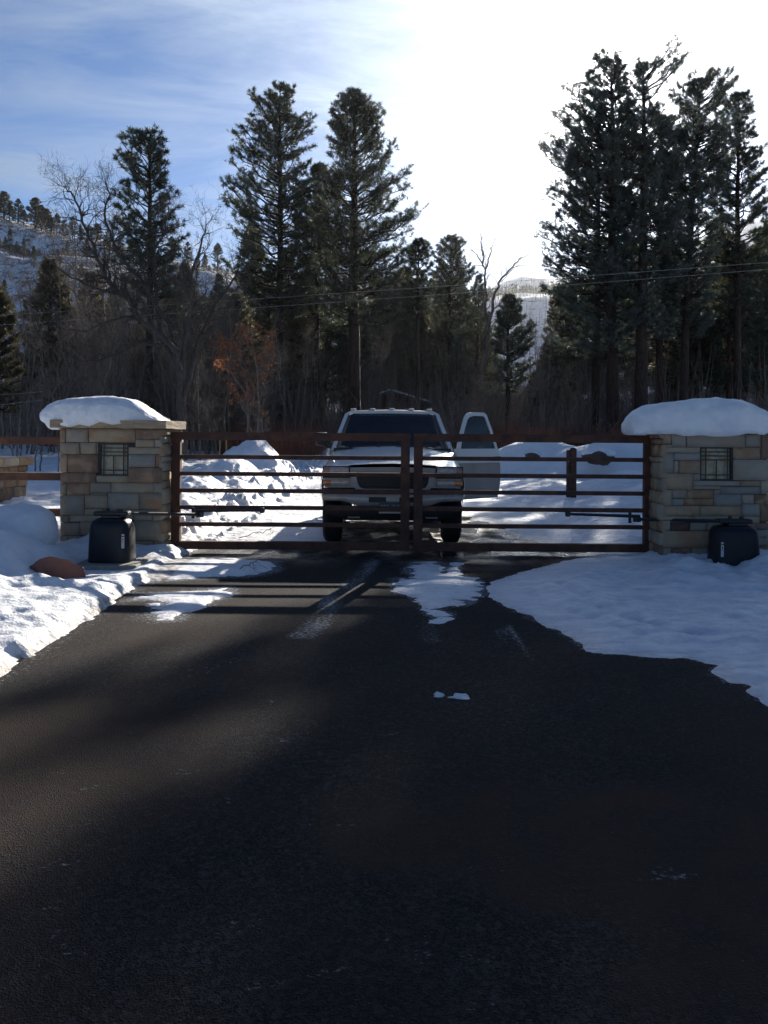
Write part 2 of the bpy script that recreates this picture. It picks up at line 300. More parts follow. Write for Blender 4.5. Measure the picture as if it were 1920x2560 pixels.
def asphalt_mat():
    m = bpy.data.materials.new('asphalt'); m.use_nodes = True; t = m.node_tree; b = t.nodes['Principled BSDF']; L = t.links.new
    g = t.nodes.new('ShaderNodeNewGeometry'); pos = g.outputs['Position']
    def no(s, d=5, r=0.55, st=None):
        n = t.nodes.new('ShaderNodeTexNoise'); n.inputs['Scale'].default_value = s; n.inputs['Detail'].default_value = d; n.inputs['Roughness'].default_value = r
        if st:
            q = t.nodes.new('ShaderNodeMapping'); q.inputs['Scale'].default_value = st; L(pos, q.inputs[0]); L(q.outputs[0], n.inputs['Vector'])
        else: L(pos, n.inputs['Vector'])
        return n.outputs[0]
    def mr(x, a, bb, c=0.0, d=1.0):
        n = t.nodes.new('ShaderNodeMapRange'); n.inputs[1].default_value = a; n.inputs[2].default_value = bb; n.inputs[3].default_value = c; n.inputs[4].default_value = d; L(x, n.inputs[0]); return n.outputs[0]
    def mul(x, y):
        n = t.nodes.new('ShaderNodeMath'); n.operation = 'MULTIPLY'; L(x, n.inputs[0]); L(y, n.inputs[1]); return n.outputs[0]
    def mix(f, a, c):
        n = t.nodes.new('ShaderNodeMix'); n.data_type = 'RGBA'; L(f, n.inputs[0]); L(a, n.inputs[6]) if not isinstance(a, tuple) else setattr(n.inputs[6], 'default_value', a)
        if isinstance(c, tuple): n.inputs[7].default_value = c
        else: L(c, n.inputs[7])
        return n.outputs[2]
    def at(nm):
        n = t.nodes.new('ShaderNodeAttribute'); n.attribute_name = nm; return n.outputs['Fac']
    vo = t.nodes.new('ShaderNodeTexVoronoi'); vo.inputs['Scale'].default_value = 150; L(pos, vo.inputs['Vector'])
    sp = t.nodes.new('ShaderNodeSeparateColor'); L(vo.outputs['Color'], sp.inputs[0])
    base = t.nodes.new('ShaderNodeValToRGB'); e = base.color_ramp.elements; e[0].color = (0.009, 0.010, 0.012, 1); e[1].color = (0.062, 0.060, 0.060, 1); e[1].position = 1.0; e[0].position = 0.25
    vo2 = t.nodes.new('ShaderNodeTexVoronoi'); vo2.inputs['Scale'].default_value = 55; L(pos, vo2.inputs['Vector']); sp2 = t.nodes.new('ShaderNodeSeparateColor'); L(vo2.outputs['Color'], sp2.inputs[0])
    pw = t.nodes.new('ShaderNodeMath'); pw.operation = 'POWER'; L(sp2.outputs[1], pw.inputs[0]); pw.inputs[1].default_value = 3.0
    av = t.nodes.new('ShaderNodeMath'); av.operation = 'MULTIPLY_ADD'; L(pw.outputs[0], av.inputs[0]); av.inputs[1].default_value = 0.65; sc1 = t.nodes.new('ShaderNodeMath'); sc1.operation = 'MULTIPLY'; L(sp.outputs[0], sc1.inputs[0]); sc1.inputs[1].default_value = 0.72; L(sc1.outputs[0], av.inputs[2])
    L(av.outputs[0], base.inputs[0]); col = base.outputs[0]
    col = mix(mr(no(1.1, 6, 0.65, (1, 0.7, 1)), 0.40, 0.66, 0, 0.5), col, (0.012, 0.012, 0.014, 1))
    col = mix(mr(no(0.7, 4), 0.42, 0.68, 0, 0.55), col, (0.028, 0.025, 0.024, 1))
    col = mix(mul(at('dust'), mr(no(5, 5), 0.3, 0.65, 0.4, 0.95)), col, (0.052, 0.036, 0.028, 1))
    fq = t.nodes.new('ShaderNodeMath'); fq.operation = 'SUBTRACT'; L(no(38, 8, 0.72, (0.8, 1.3, 1)), fq.inputs[0]); fh = t.nodes.new('ShaderNodeMath'); fh.operation = 'MULTIPLY_ADD'; L(at('frost'), fh.inputs[0]); fh.inputs[1].default_value = -0.22; fh.inputs[2].default_value = 0.645; L(fh.outputs[0], fq.inputs[1])
    fr = mr(fq.outputs[0], 0.0, 0.16)
    col = mix(fr, col, (0.42, 0.45, 0.48, 1))
    L(col, b.inputs['Base Color'])
    wet = mul(at('wet'), mr(no(1.6, 4, 0.5, (1, 0.5, 1)), 0.4, 0.56))
    rr = t.nodes.new('ShaderNodeMapRange'); rr.inputs[3].default_value = 0.85; rr.inputs[4].default_value = 0.16; L(wet, rr.inputs[0]); L(rr.outputs[0], b.inputs['Roughness'])
    sl_ = t.nodes.new('ShaderNodeMapRange'); sl_.inputs[3].default_value = 0.08; sl_.inputs[4].default_value = 0.5; L(wet, sl_.inputs[0]); L(sl_.outputs[0], b.inputs['Specular IOR Level'])
    bd = t.nodes.new('ShaderNodeBump'); bd.inputs['Distance'].default_value = 0.006; L(vo.outputs['Distance'], bd.inputs['Height'])
    sb = t.nodes.new('ShaderNodeMapRange'); sb.inputs[3].default_value = 0.9; sb.inputs[4].default_value = 0.12; L(wet, sb.inputs[0]); L(sb.outputs[0], bd.inputs['Strength']); L(bd.outputs[0], b.inputs['Normal'])
    return m
M['asphalt'] = asphalt_mat()

# ------------------------------------------------------------------ terrain
def base_z(X, Y):
    return 0.024 * np.clip(Y - 17, 0, 45) * ss(15, 25, Y) * (0.6 + 0.4 * ss(-40, 40, np.abs(X)))
def crop(pts, s, ox, oy): return [G(ox + x / s, oy + y / s) for x, y in pts]
polyR = [G(*p) for p in ((1215, 1470), (1219, 1489), (1261, 1518), (1319, 1541), (1365, 1567), (1440, 1599), (1463, 1628), (1539, 1638), (1625, 1646), (1712, 1648), (1776, 1665), (1770, 1680), (1816, 1709), (1863, 1715), (1845, 1726), (1897, 1749), (1935, 1772))]
polyR += [(4.2, 4.3), (6, 3.6), (9, 3), (40, 3), (40, 12.2), (3.4, 12.2), (2.5, 11.3)] + [G(*p) for p in ((1520, 1386), (1440, 1396), (1370, 1412), (1300, 1432), (1240, 1450))]
polyC = crop([(40, 200), (60, 160), (110, 165), (100, 95), (240, 95), (262, 150), (290, 100), (335, 100), (330, 150), (400, 165), (430, 240), (350, 275), (290, 285), (240, 300), (290, 325), (240, 360), (200, 345), (140, 270), (60, 230)], 1.728, 960, 1350)
polyL1 = crop([(630, 232), (800, 225), (980, 205), (1000, 240), (880, 285), (760, 340), (680, 345), (610, 338), (700, 300), (640, 285), (700, 262), (560, 262)], 1.728, 0, 1350)
polyL2 = crop([(480, 250), (560, 205), (650, 178), (820, 168), (1000, 158), (1120, 152), (1190, 128), (1170, 92), (950, 80), (800, 82), (760, 60), (700, 20), (300, 20)], 1.728, 0, 1350)
polyS = [crop([(215, 668), (250, 658), (270, 672), (225, 682)], 1.728, 960, 1350), crop([(290, 680), (330, 666), (372, 680), (350, 696), (300, 690)], 1.728, 960, 1350)]
def gauss(X, Y, cx, cy, sx, sy, a, rot=0.0):
    c, s = math.cos(rot), math.sin(rot); dx, dy = X - cx, Y - cy
    return a * np.exp(-(((dx * c + dy * s) / sx) ** 2 + ((-dx * s + dy * c) / sy) ** 2))
# plough heaps behind the gate (x, y, rx, ry, h)
HEAPS = [(-3.75, 24.6, .95, 1.5, 1.0), (-3.7, 20.6, .95, 1.2, 0.66), (-3.9, 17.4, .8, 1.2, 0.46), (-3.1, 18.4, .6, .8, 0.36), (-3.45, 14.9, .62, 1.0, 0.40), (-3.25, 13.0, .45, .8, 0.26), (-5.6, 22, 1.3, 1.6, 0.2),
         (-5.9, 16.5, 1.2, 1.5, .14), (-2.9, 22.4, .7, .8, .36), (-2.9, 16.2, .4, .6, .25),
         (7.6, 25.8, 2.8, 1.2, 1.05), (4.9, 27.0, 2.2, 1.0, .85), (10.5, 24.5, 2.8, 2.0, 1.15), (6.0, 20.6, 1.3, 1.4, .5), (4.5, 16.6, .8, .8, .14), (6.6, 17.6, 1.6, 1.4, .75), (4.0, 15.4, .6, .6, .2), (3.9, 13.6, .7, 1.0, .2), (6.2, 14.4, 1.3, 1.6, .5),
         (2.6, 27.6, 2.0, .9, .5), (-4.85, 9.3, .85, .9, .50), (-5.6, 8.0, 1.4, 1.3, .3), (4.9, 9.9, .75, .35, .16), (5.6, 9.6, .7, .8, .34), (3.4, 11.9, .35, .5, .12)]
FUR = [([G(1262, 1470), G(1330, 1540), G(1400, 1590)], .04, .022), ([G(1290, 1462), G(1370, 1530), G(1450, 1580)], .04, .018), ([G(1400, 1470), G(1520, 1540), G(1750, 1600), G(1990, 1610)], .07, .03), ([G(1300, 1500), G(1500, 1560), G(1700, 1630)], .05, .02), ([G(1500, 1440), G(1700, 1470), G(2000, 1500)], .10, .03)]
def furrow(X, Y):
    out = np.zeros(X.shape)
    for pts, wd, dp_ in FUR:
        d = np.full(X.shape, 1e9)
        for a, b in zip(pts[:-1], pts[1:]):
            ex, ey = b[0] - a[0], b[1] - a[1]; t_ = np.clip(((X - a[0]) * ex + (Y - a[1]) * ey) / (ex * ex + ey * ey), 0, 1)
            d = np.minimum(d, np.hypot(X - a[0] - ex * t_, Y - a[1] - ey * t_))
        out = out + dp_ * (np.exp(-(d / wd) ** 2) - 0.45 * np.exp(-((d - 1.9 * wd) / wd) ** 2))
    return out
def snow_T(X, Y):
    nz = fbm(X * 2.2, Y * 2.2, 5, 3); nf = fbm(X * 7, Y * 7, 3, 11)
    def sheet(poly, tmax, w, warp=0.06, k=0.25):
        d = sdf(poly, X, Y) + warp * nf + warp * 0.6 * nz
        return np.where(d > 0, tmax * (1 - np.exp(-d / w)), k * d)
    T = np.full(X.shape, -0.6)
    T = np.maximum(T, sheet(polyR, 0.055, 0.5, 0.05))
    hole = 0.016 * ss(0.05, .5, fbm(X * 4, Y * 9, 4, 55)); T = np.maximum(T, sheet(polyC, 0.020, 0.12, 0.12) - hole); T = np.maximum(T, sheet(polyL1, 0.022, 0.12, 0.12) - hole)
    T = np.maximum(T, sheet(polyL2, 0.05, 0.16, 0.10))
    # left verge
    d = (-2.50 - 0.02 * (Y - 9) - X) + 0.07 * nf + 0.05 * nz
    T = np.maximum(T, np.where(d > 0, 0.13 * (1 - np.exp(-d / 0.10)) + 0.13 * ss(0.15, 1.2, d) * (0.8 + nz) + 0.03 * nf * ss(0, .2, d), 0.25 * d) * np.where(Y > -20, 1, 1))
    # verge beyond the gate, both sides, with the drive bending off
    dl = -2.45 - X + 0.18 * nz + 0.08 * nf; dr = X - 3.05 + 0.25 * nz
    far = ss(11.6, 12.4, Y)
    for dd in (dl, dr): T = np.maximum(T, np.where(dd > 0, 0.16 * (1 - np.exp(-dd / 0.3)), 0.25 * dd) - 0.4 * (1 - far))
    T = np.maximum(T, 0.16 * ss(25.5, 27.5, Y + 0.4 * nz + 0.15 * X) * 1.2 - 0.02 - 0.6 * (1 - ss(20, 25, Y)))
    # packed snow on the drive behind the gate, worn to wet asphalt under and beside the truck
    und = np.exp(-(((X - 0.35) / 1.05) ** 4)) * (1 - ss(24, 27, Y))
    side = np.exp(-(((X - 1.6) / 0.9) ** 2)) * (1 - ss(14.5, 18, Y))
    near = np.exp(-(((X + 1.6) / 0.95) ** 2 + ((Y - 11.35) / 0.75) ** 2))
    pk = 0.020 + 0.016 * nz + 0.010 * nf - 0.055 * und - 0.034 * side - 0.075 * near - 0.5 * (1 - ss(11.1, 11.9, Y + 0.3 * nz))
    T = np.maximum(T, pk)
    # heaps
    hp = np.zeros(X.shape)
    for i, (cx, cy, rx, ry, h) in enumerate(HEAPS):
        hp = np.maximum(hp, 0) + 0
        q = gauss(X, Y, cx, cy, rx, ry, h * 1.15) - 0.04
        hp = np.maximum(hp, q) + 0.35 * np.minimum(np.maximum(hp, 0), np.maximum(q, 0))
    hx = np.abs(hp); lump = fbm(X * 1.15 + 9, Y * 0.8, 4, 31, 0.42)
    rid = 1 - np.abs(fbm(X * 1.7 + 0.8 * Y, Y * 0.9, 4, 47, 0.55)) * 2
    rough = np.where(X < 1.5, 0.65, 0.22) * ss(10.5, 13, Y) + 0.12
    hp = hp * (1 + 0.36 * lump * rough) + hp * rough * 0.05 * (rid - 0.5)
    T = np.where(hp > 0.01, np.maximum(T, 0) + hp - 0.01, T)
    # crumbly lumps where the plough turned
    cl = np.clip(fbm(X * 5, Y * 5, 3, 77) - 0.12, 0, 1) * np.exp(-((np.where(X < 0, dl, -9) - 0.25) / 0.45) ** 2) * ss(11.5, 12.5, Y)
    T = T + 0.32 * cl
    T = np.where(T > 0.02, 0.02 + (T - 0.02) * (1 - 0.97 * np.exp(-(((X + 3.16) / .52) ** 4 + ((Y - 9.68) / .78) ** 4))), T)
    T = np.where(T > 0.02, T - (T - .03) * 0.85 * np.exp(-(((X + 3.25) / .42) ** 2 + ((Y - 8.75) / .42) ** 2)), T)
    ru = ss(2.5, 4.0, X) * (1 - ss(10.9, 11.4, Y)) * ss(8.3, 9.8, Y)
    T = np.where(T > 0.02, T + ru * (0.05 + 0.09 * nz + 0.03 * nf) + (X > 1.4) * (Y < 11) * ss(.015, .05, T) * (0.030 * nz + 0.016 * nf + 0.03 * fbm(X * 3, Y * 9, 4, 17)) - (X > 1.2) * ss(.015, .04, T) * furrow(X, Y), T)
    T = np.where(T > 0, T + 0.012 * nf * ss(0.03, 0.15, T), T)
    fld = ss(6, 14, np.hypot(X * 0.8, np.maximum(Y - 10, 0)))
    T = T + np.where(T > 0, fld * (0.20 * (fbm(X * 0.16, Y * 0.16, 4, 91) + 0.25)) * ss(0.05, .2, T), 0)
    return T
def axis(lo, fine0, fine1, hi, st, gr, first=None):
    a = list(np.arange(fine0, fine1, st)); s = st
    while a[-1] < hi: s *= gr; a.append(a[-1] + s)
    b = []; s = st; x = fine0
    while x > lo: s *= gr; x -= s; b.append(x)
    return np.array(b[::-1] + a)
ya = list(np.arange(4.2, 14.0, 0.034)) + list(np.arange(14.0, 30.0, 0.075)); s = 0.075
while ya[-1] < 4500: s *= 1.055; ya.append(ya[-1] + s)
yb = []; s = .034; y = 4.2
while y > -60: s *= 1.25; y -= s; yb.append(y)
ys = np.array(yb[::-1] + ya); xs = axis(-3500, -5.4, 6.6, 3500, 0.036, 1.055)
X, Y = np.meshgrid(xs, ys)
T = snow_T(X, Y); BZ = base_z(X, Y)
onasph = (X > -2.62 - 0.02 * (Y - 9))
Z = BZ + np.clip(T, -0.03, 9)
nx, ny = len(xs), len(ys)
idx = np.arange(nx * ny).reshape(ny, nx)
F = np.stack([idx[:-1, :-1].ravel(), idx[:-1, 1:].ravel(), idx[1:, 1:].ravel(), idx[1:, :-1].ravel()], 1)
me = np_mesh('snow_ground', np.stack([X.ravel(), Y.ravel(), Z.ravel()], 1), F)
dirt = np.exp(-(np.clip(-2.50 - 0.02 * (Y - 9) - X, 0, 9) / 0.09) ** 2) * (Y < 11) * (X < -2.3) * 0.9 + 0.35 * np.exp(-((T - 0.004) / 0.008) ** 2) * (Y > 4) * (Y < 20) + 0.25 * np.exp(-((X + 2.3) / 0.5) ** 2) * (Y > 11.6) * (Y < 14)
at = me.attributes.new('dirt', 'FLOAT', 'POINT'); at.data.foreach_set('value', dirt.ravel().astype(np.float32))
ice = ss(0.8, 1.6, X) * (Y < 20) * (0.95 - 0.4 * ss(9.3, 10.2, Y)); at = me.attributes.new('ice', 'FLOAT', 'POINT'); at.data.foreach_set('value', ice.ravel().astype(np.float32))
snow_o = tag(link('ground', me, M['snow'], smooth=True), 'snow-covered ground with wind-rounded drifts and plough heaps beside the drive', kind='structure')
def ground_z(x, y):
    a, b = np.array([float(x)]), np.array([float(y)])
    return float(base_z(a, b)[0] + max(-0.0, snow_T(a, b)[0]))

xa = np.arange(-2.56, 7.2, 0.06); yy = np.concatenate([np.arange(-8, 2, .25), np.arange(2, 17, 0.06), np.arange(17, 30, .3)])
AX, AY = np.meshgrid(xa, yy); idx = np.arange(AX.size).reshape(AX.shape)
AXe = AX.copy(); AXe[:, 0] = -2.52 - 0.02 * (yy - 9) + 0.02 * fbm(yy * 2, yy * 0, 3, 5)
AZ_ = base_z(AXe, AY) + 0.004 * fbm(AX * .8, AY * .8, 2, 8)
V = np.stack([AXe.ravel(), AY.ravel(), AZ_.ravel()], 1)
F = np.stack([idx[:-1, :-1].ravel(), idx[:-1, 1:].ravel(), idx[1:, 1:].ravel(), idx[1:, :-1].ravel()], 1)
me = np_mesh('driveway', V, F)
def seg_mask(pts, wd, soft):
    d = np.full(AX.shape, 1e9)
    for a, b in zip(pts[:-1], pts[1:]):
        ex, ey = b[0] - a[0], b[1] - a[1]; t_ = np.clip(((AX - a[0]) * ex + (AY - a[1]) * ey) / (ex * ex + ey * ey), 0, 1)
        d = np.minimum(d, np.hypot(AX - a[0] - ex * t_, AY - a[1] - ey * t_))
    return 1 - ss(wd, wd + soft, d)
brk = 0.80 + 0.7 * fbm(AX * 3, AY * 1.6, 4, 29)
frost = brk * seg_mask([G(930, 1400), G(900, 1440), G(835, 1500), G(790, 1560), G(758, 1590)], 0.05, 0.16)
frost = np.maximum(frost, 0.7 * brk * seg_mask([G(1075, 1560), G(1078, 1600)], 0.04, 0.14))
frost = np.maximum(frost, 0.85 * seg_mask([G(1275, 1565), G(1298, 1610), G(1322, 1650)], 0.008, 0.03))
frost = np.maximum(frost, 0.8 * seg_mask([G(1255, 1570), G(1280, 1622)], 0.006, 0.03)); frost = np.maximum(frost, 0.7 * seg_mask([G(1238, 1575), G(1256, 1615)], 0.01, 0.04))
frost = np.maximum(frost, 0.35 * seg_mask([G(465, 1690), G(600, 1650)], 0.03, 0.12))
for q in range(30):
    a = rng0.uniform(0, 1, 6); u, v = 100 + 1750 * a[0], 1650 + 850 * a[1] ** 1.1
    x, y = G(u, v); th = a[2] * 0.9 - 0.2; ln = 0.02 + 0.12 * a[3]
    frost = np.maximum(frost, (0.28 + 0.40 * a[4]) * seg_mask([(x, y), (x + ln * math.cos(th), y + ln * math.sin(th) * .6)], 0.006, 0.05))
frost = np.maximum(frost, 0.75 * (ss(10.2, 11.2, AY) * (1 - ss(13, 15, AY))) * (fbm(AX * 2, AY * 3.5, 4, 19) > 0.12))
frost = np.maximum(frost, 0.5 * np.exp(-((AX - (-2.4)) / .12) ** 2) * (AY < 11))
for pl_, wd_, am in ((polyC, .16, .9), (polyL1, .22, .9), (polyL2, .3, .9), (polyR, .10, .7)):
    d_ = sdf(pl_, AX, AY) + .12 * fbm(AX * 4, AY * 4, 3, 71); frost = np.maximum(frost, am * ss(-wd_, 0.02, d_))
dust = 1.0 * ss(-0.6, -2.2, AX) * ss(9.5, 6.5, AY) * ss(-0.3, 0.3, fbm(AX * .9, AY * .9, 3, 61)) + 0.9 * ss(0.05, .45, fbm(AX * .9 + 4, AY * .9, 4, 62)) * ss(6.5, 3, AY) + 0.22
wet = ss(9.8, 11.2, AY) * (1 - ss(26, 30, AY))
for nm, arr in (('frost', frost), ('dust', dust), ('wet', wet)):
    at = me.attributes.new(nm, 'FLOAT', 'POINT'); at.data.foreach_set('value', np.clip(arr, 0, 1).ravel().astype(np.float32))
tag(link('driveway', me, M['asphalt'], smooth=True), 'dark asphalt driveway with tyre marks and thin ice patches', kind='structure')

# ------------------------------------------------------------------ hills
def hill(name, ridge, Yr, y0, y1, mat, back=1.6, nx_=170, ny_=110, amp=6.0, label=None, prof=None):
    """ridge: list of (u, v) of the skyline seen at distance Yr"""
    pts = [P(u, v, Yr) for u, v in ridge]; rx = np.array([p[0] for p in pts]); rz = np.array([p[2] for p in pts])
    xs_ = np.linspace(rx[0], rx[-1], nx_); t_ = np.linspace(0, back, ny_)
    XX, TT = np.meshgrid(xs_, t_); YY = y0 + (Yr - y0) * TT
    XX = XX * (0.35 + 0.65 * YY / Yr) if False else XX
    hz = np.interp(XX, rx, rz) + amp * 0.5 * fbm(XX / (Yr * .08), XX * 0, 4, 5)
    f = np.where(TT <= 1, prof(TT) if prof else ss(-0.25, 1.0, TT) ** 1.2, 1 - 0.25 * (TT - 1))
    f = f - (prof(np.zeros(1))[0] if prof else ss(-0.25, 1.0, np.zeros(1))[0] ** 1.2) * (1 - np.clip(TT, 0, 1))
    ZZ = hz * f + amp * fbm(XX / (Yr * .12), YY / (Yr * .12), 5, 23) * np.clip(TT * 2, 0, 1) * (TT < 1.02) - 1.0
    idx = np.arange(XX.size).reshape(XX.shape)
    F = np.stack([idx[:-1, :-1].ravel(), idx[:-1, 1:].ravel(), idx[1:, 1:].ravel(), idx[1:, :-1].ravel()], 1)
    me = np_mesh(name, np.stack([XX.ravel(), YY.ravel(), ZZ.ravel()], 1), F)
    o = tag(link(name, me, mat, smooth=True), label, kind='structure')
    def zf(x, y):
        i = np.clip(np.searchsorted(xs_, x) - 1, 0, nx_ - 2); tt = (y - y0) / (Yr - y0); j = np.clip(np.searchsorted(t_, tt) - 1, 0, ny_ - 2)
        return ZZ[j, i]
    return o, zf, rx
def hill_mat(name, c_snow, c_brush, c_rock, s, thr):
    m = pm(name, c_snow, c_snow, 1, 0.9); t = m.node_tree; b = t.nodes['Principled BSDF']; L = t.links.new
    g = t.nodes.new('ShaderNodeNewGeometry')
    def mk(scale, a, bb, st=(1, 1, 1), d=6):
        q = t.nodes.new('ShaderNodeMapping'); q.inputs['Scale'].default_value = st; L(g.outputs['Position'], q.inputs[0])
        n = t.nodes.new('ShaderNodeTexNoise'); n.inputs['Scale'].default_value = scale; n.inputs['Detail'].default_value = d; n.inputs['Roughness'].default_value = 0.62; L(q.outputs[0], n.inputs['Vector'])
        r = t.nodes.new('ShaderNodeMapRange'); r.inputs[1].default_value = a; r.inputs[2].default_value = bb; L(n.outputs[0], r.inputs[0]); return r.outputs[0]
    def mix(f, a, c):
        n = t.nodes.new('ShaderNodeMix'); n.data_type = 'RGBA'; L(f, n.inputs[0])
        if isinstance(a, tuple): n.inputs[6].default_value = (*a, 1)
        else: L(a, n.inputs[6])
        n.inputs[7].default_value = (*c, 1); return n.outputs[2]
    c = mix(mk(s, thr, thr + 0.14), c_snow, c_brush)
    c = mix(mk(s * 5, thr + .05, thr + 0.14), c, c_brush)
    c = mix(mk(s * 0.35, 0.60, 0.66, (1, 1, 4)), c, c_rock)
    L(c, b.inputs['Base Color']); return m
left_prof = lambda t: np.interp(t, [0, .25, .55, .70, .74, .86, .9, 1.0], [0, .12, .52, .74, .80, .84, .93, 1.0])
LH, lz, lrx = hill('hillside', [(-2600, 560), (-1300, 520), (-500, 520), (-200, 520), (0, 538), (90, 552), (170, 575), (300, 612), (450, 640), (600, 668), (760, 740), (900, 840), (1080, 960), (1300, 1060), (1500, 1085)], 300, 95, 300, hill_mat('snowy_brush_slope', (0.82, 0.84, 0.88), (0.16, 0.13, 0.12), (0.13, 0.075, 0.055), 0.30, 0.50), amp=5, label='snowy hillside dotted with brush and red rock ledges rising on the left', prof=left_prof, nx_=260, ny_=150)
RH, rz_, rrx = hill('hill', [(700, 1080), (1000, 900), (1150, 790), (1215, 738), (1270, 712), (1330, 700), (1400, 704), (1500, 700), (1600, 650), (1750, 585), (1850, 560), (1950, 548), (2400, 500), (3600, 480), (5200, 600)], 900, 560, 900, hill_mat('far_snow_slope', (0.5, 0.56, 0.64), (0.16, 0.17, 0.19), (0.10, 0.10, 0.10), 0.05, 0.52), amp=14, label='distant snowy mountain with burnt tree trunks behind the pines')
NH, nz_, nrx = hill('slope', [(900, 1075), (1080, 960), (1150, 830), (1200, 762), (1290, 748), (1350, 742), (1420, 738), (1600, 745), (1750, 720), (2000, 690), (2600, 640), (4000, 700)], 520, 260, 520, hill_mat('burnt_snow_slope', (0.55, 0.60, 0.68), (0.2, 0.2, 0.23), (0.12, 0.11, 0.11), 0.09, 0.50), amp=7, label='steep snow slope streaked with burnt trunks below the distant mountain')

def scatter_sticks(name, label, zf, xr, yr, n, h, wd, mat, seed):
    r = np.random.default_rng(seed); x = r.uniform(*xr, n); y = r.uniform(*yr, n); z = zf(x, y); hh = h * r.uniform(.35, 1.0, n)
    P0 = np.stack([x, y, z - 1], 1); P1 = P0 + np.stack([r.normal(0, .03, n) * hh, r.normal(0, .03, n) * hh, hh + 1], 1)
    V_, F_ = tubes(P0, P1, np.full(n, wd), np.full(n, wd * .4), 3)
    return tag(link(name, np_mesh(name, V_, F_), mat), label, kind='stuff')
def tubes(P0, P1, R0, R1, n=4):
    P0, P1 = np.asarray(P0, float), np.asarray(P1, float); R0 = np.asarray(R0, float); R1 = np.asarray(R1, float)
    d = P1 - P0; d = d / (np.linalg.norm(d, axis=1, keepdims=True) + 1e-9)
    up = np.where(np.abs(d[:, 2:3]) > 0.9, np.array([[1.0, 0, 0]]), np.array([[0, 0, 1.0]]))
    a = np.cross(d, up); a /= np.linalg.norm(a, axis=1, keepdims=True) + 1e-9; b = np.cross(d, a)
    th = np.arange(n) * 2 * math.pi / n; c, s_ = np.cos(th), np.sin(th)
    ring = a[:, None, :] * c[None, :, None] + b[:, None, :] * s_[None, :, None]
    V0_ = P0[:, None] + ring * R0[:, None, None]; V1_ = P1[:, None] + ring * R1[:, None, None]
    V_ = np.concatenate([V0_, V1_], 1).reshape(-1, 3); k = np.arange(len(P0))[:, None] * 2 * n; j = np.arange(n)[None]; j2 = (j + 1) % n
    F_ = np.stack([k + j, k + j2, k + n + j2, k + n + j], 2).reshape(-1, 4)
    return V_, F_

# ------------------------------------------------------------------ vegetation builders
def needles(pos, dr, r, n=12, ln=0.22, wd=0.02, spread=0.9):
    """bursts of thin needle blades round each shoot"""
    m = len(pos); pos = np.repeat(pos, n, 0); dr = np.repeat(dr, n, 0); q = r.normal(0, 1, (m * n, 3)); q /= np.linalg.norm(q, axis=1, keepdims=True)
    d = dr * 0.55 + q * spread; d /= np.linalg.norm(d, axis=1, keepdims=True) + 1e-9
    L_ = ln * r.uniform(.7, 1.2, (m * n, 1)); side = np.cross(d, r.normal(0, 1, (m * n, 3))); side /= np.linalg.norm(side, axis=1, keepdims=True) + 1e-9
    b0 = pos + r.normal(0, ln * .12, (m * n, 3))
    V_ = np.stack([b0 + side * wd * .5, b0 - side * wd * .5, b0 + d * L_], 1).reshape(-1, 3)
    return V_, np.arange(m * n * 3, dtype=np.int32).reshape(-1, 3)
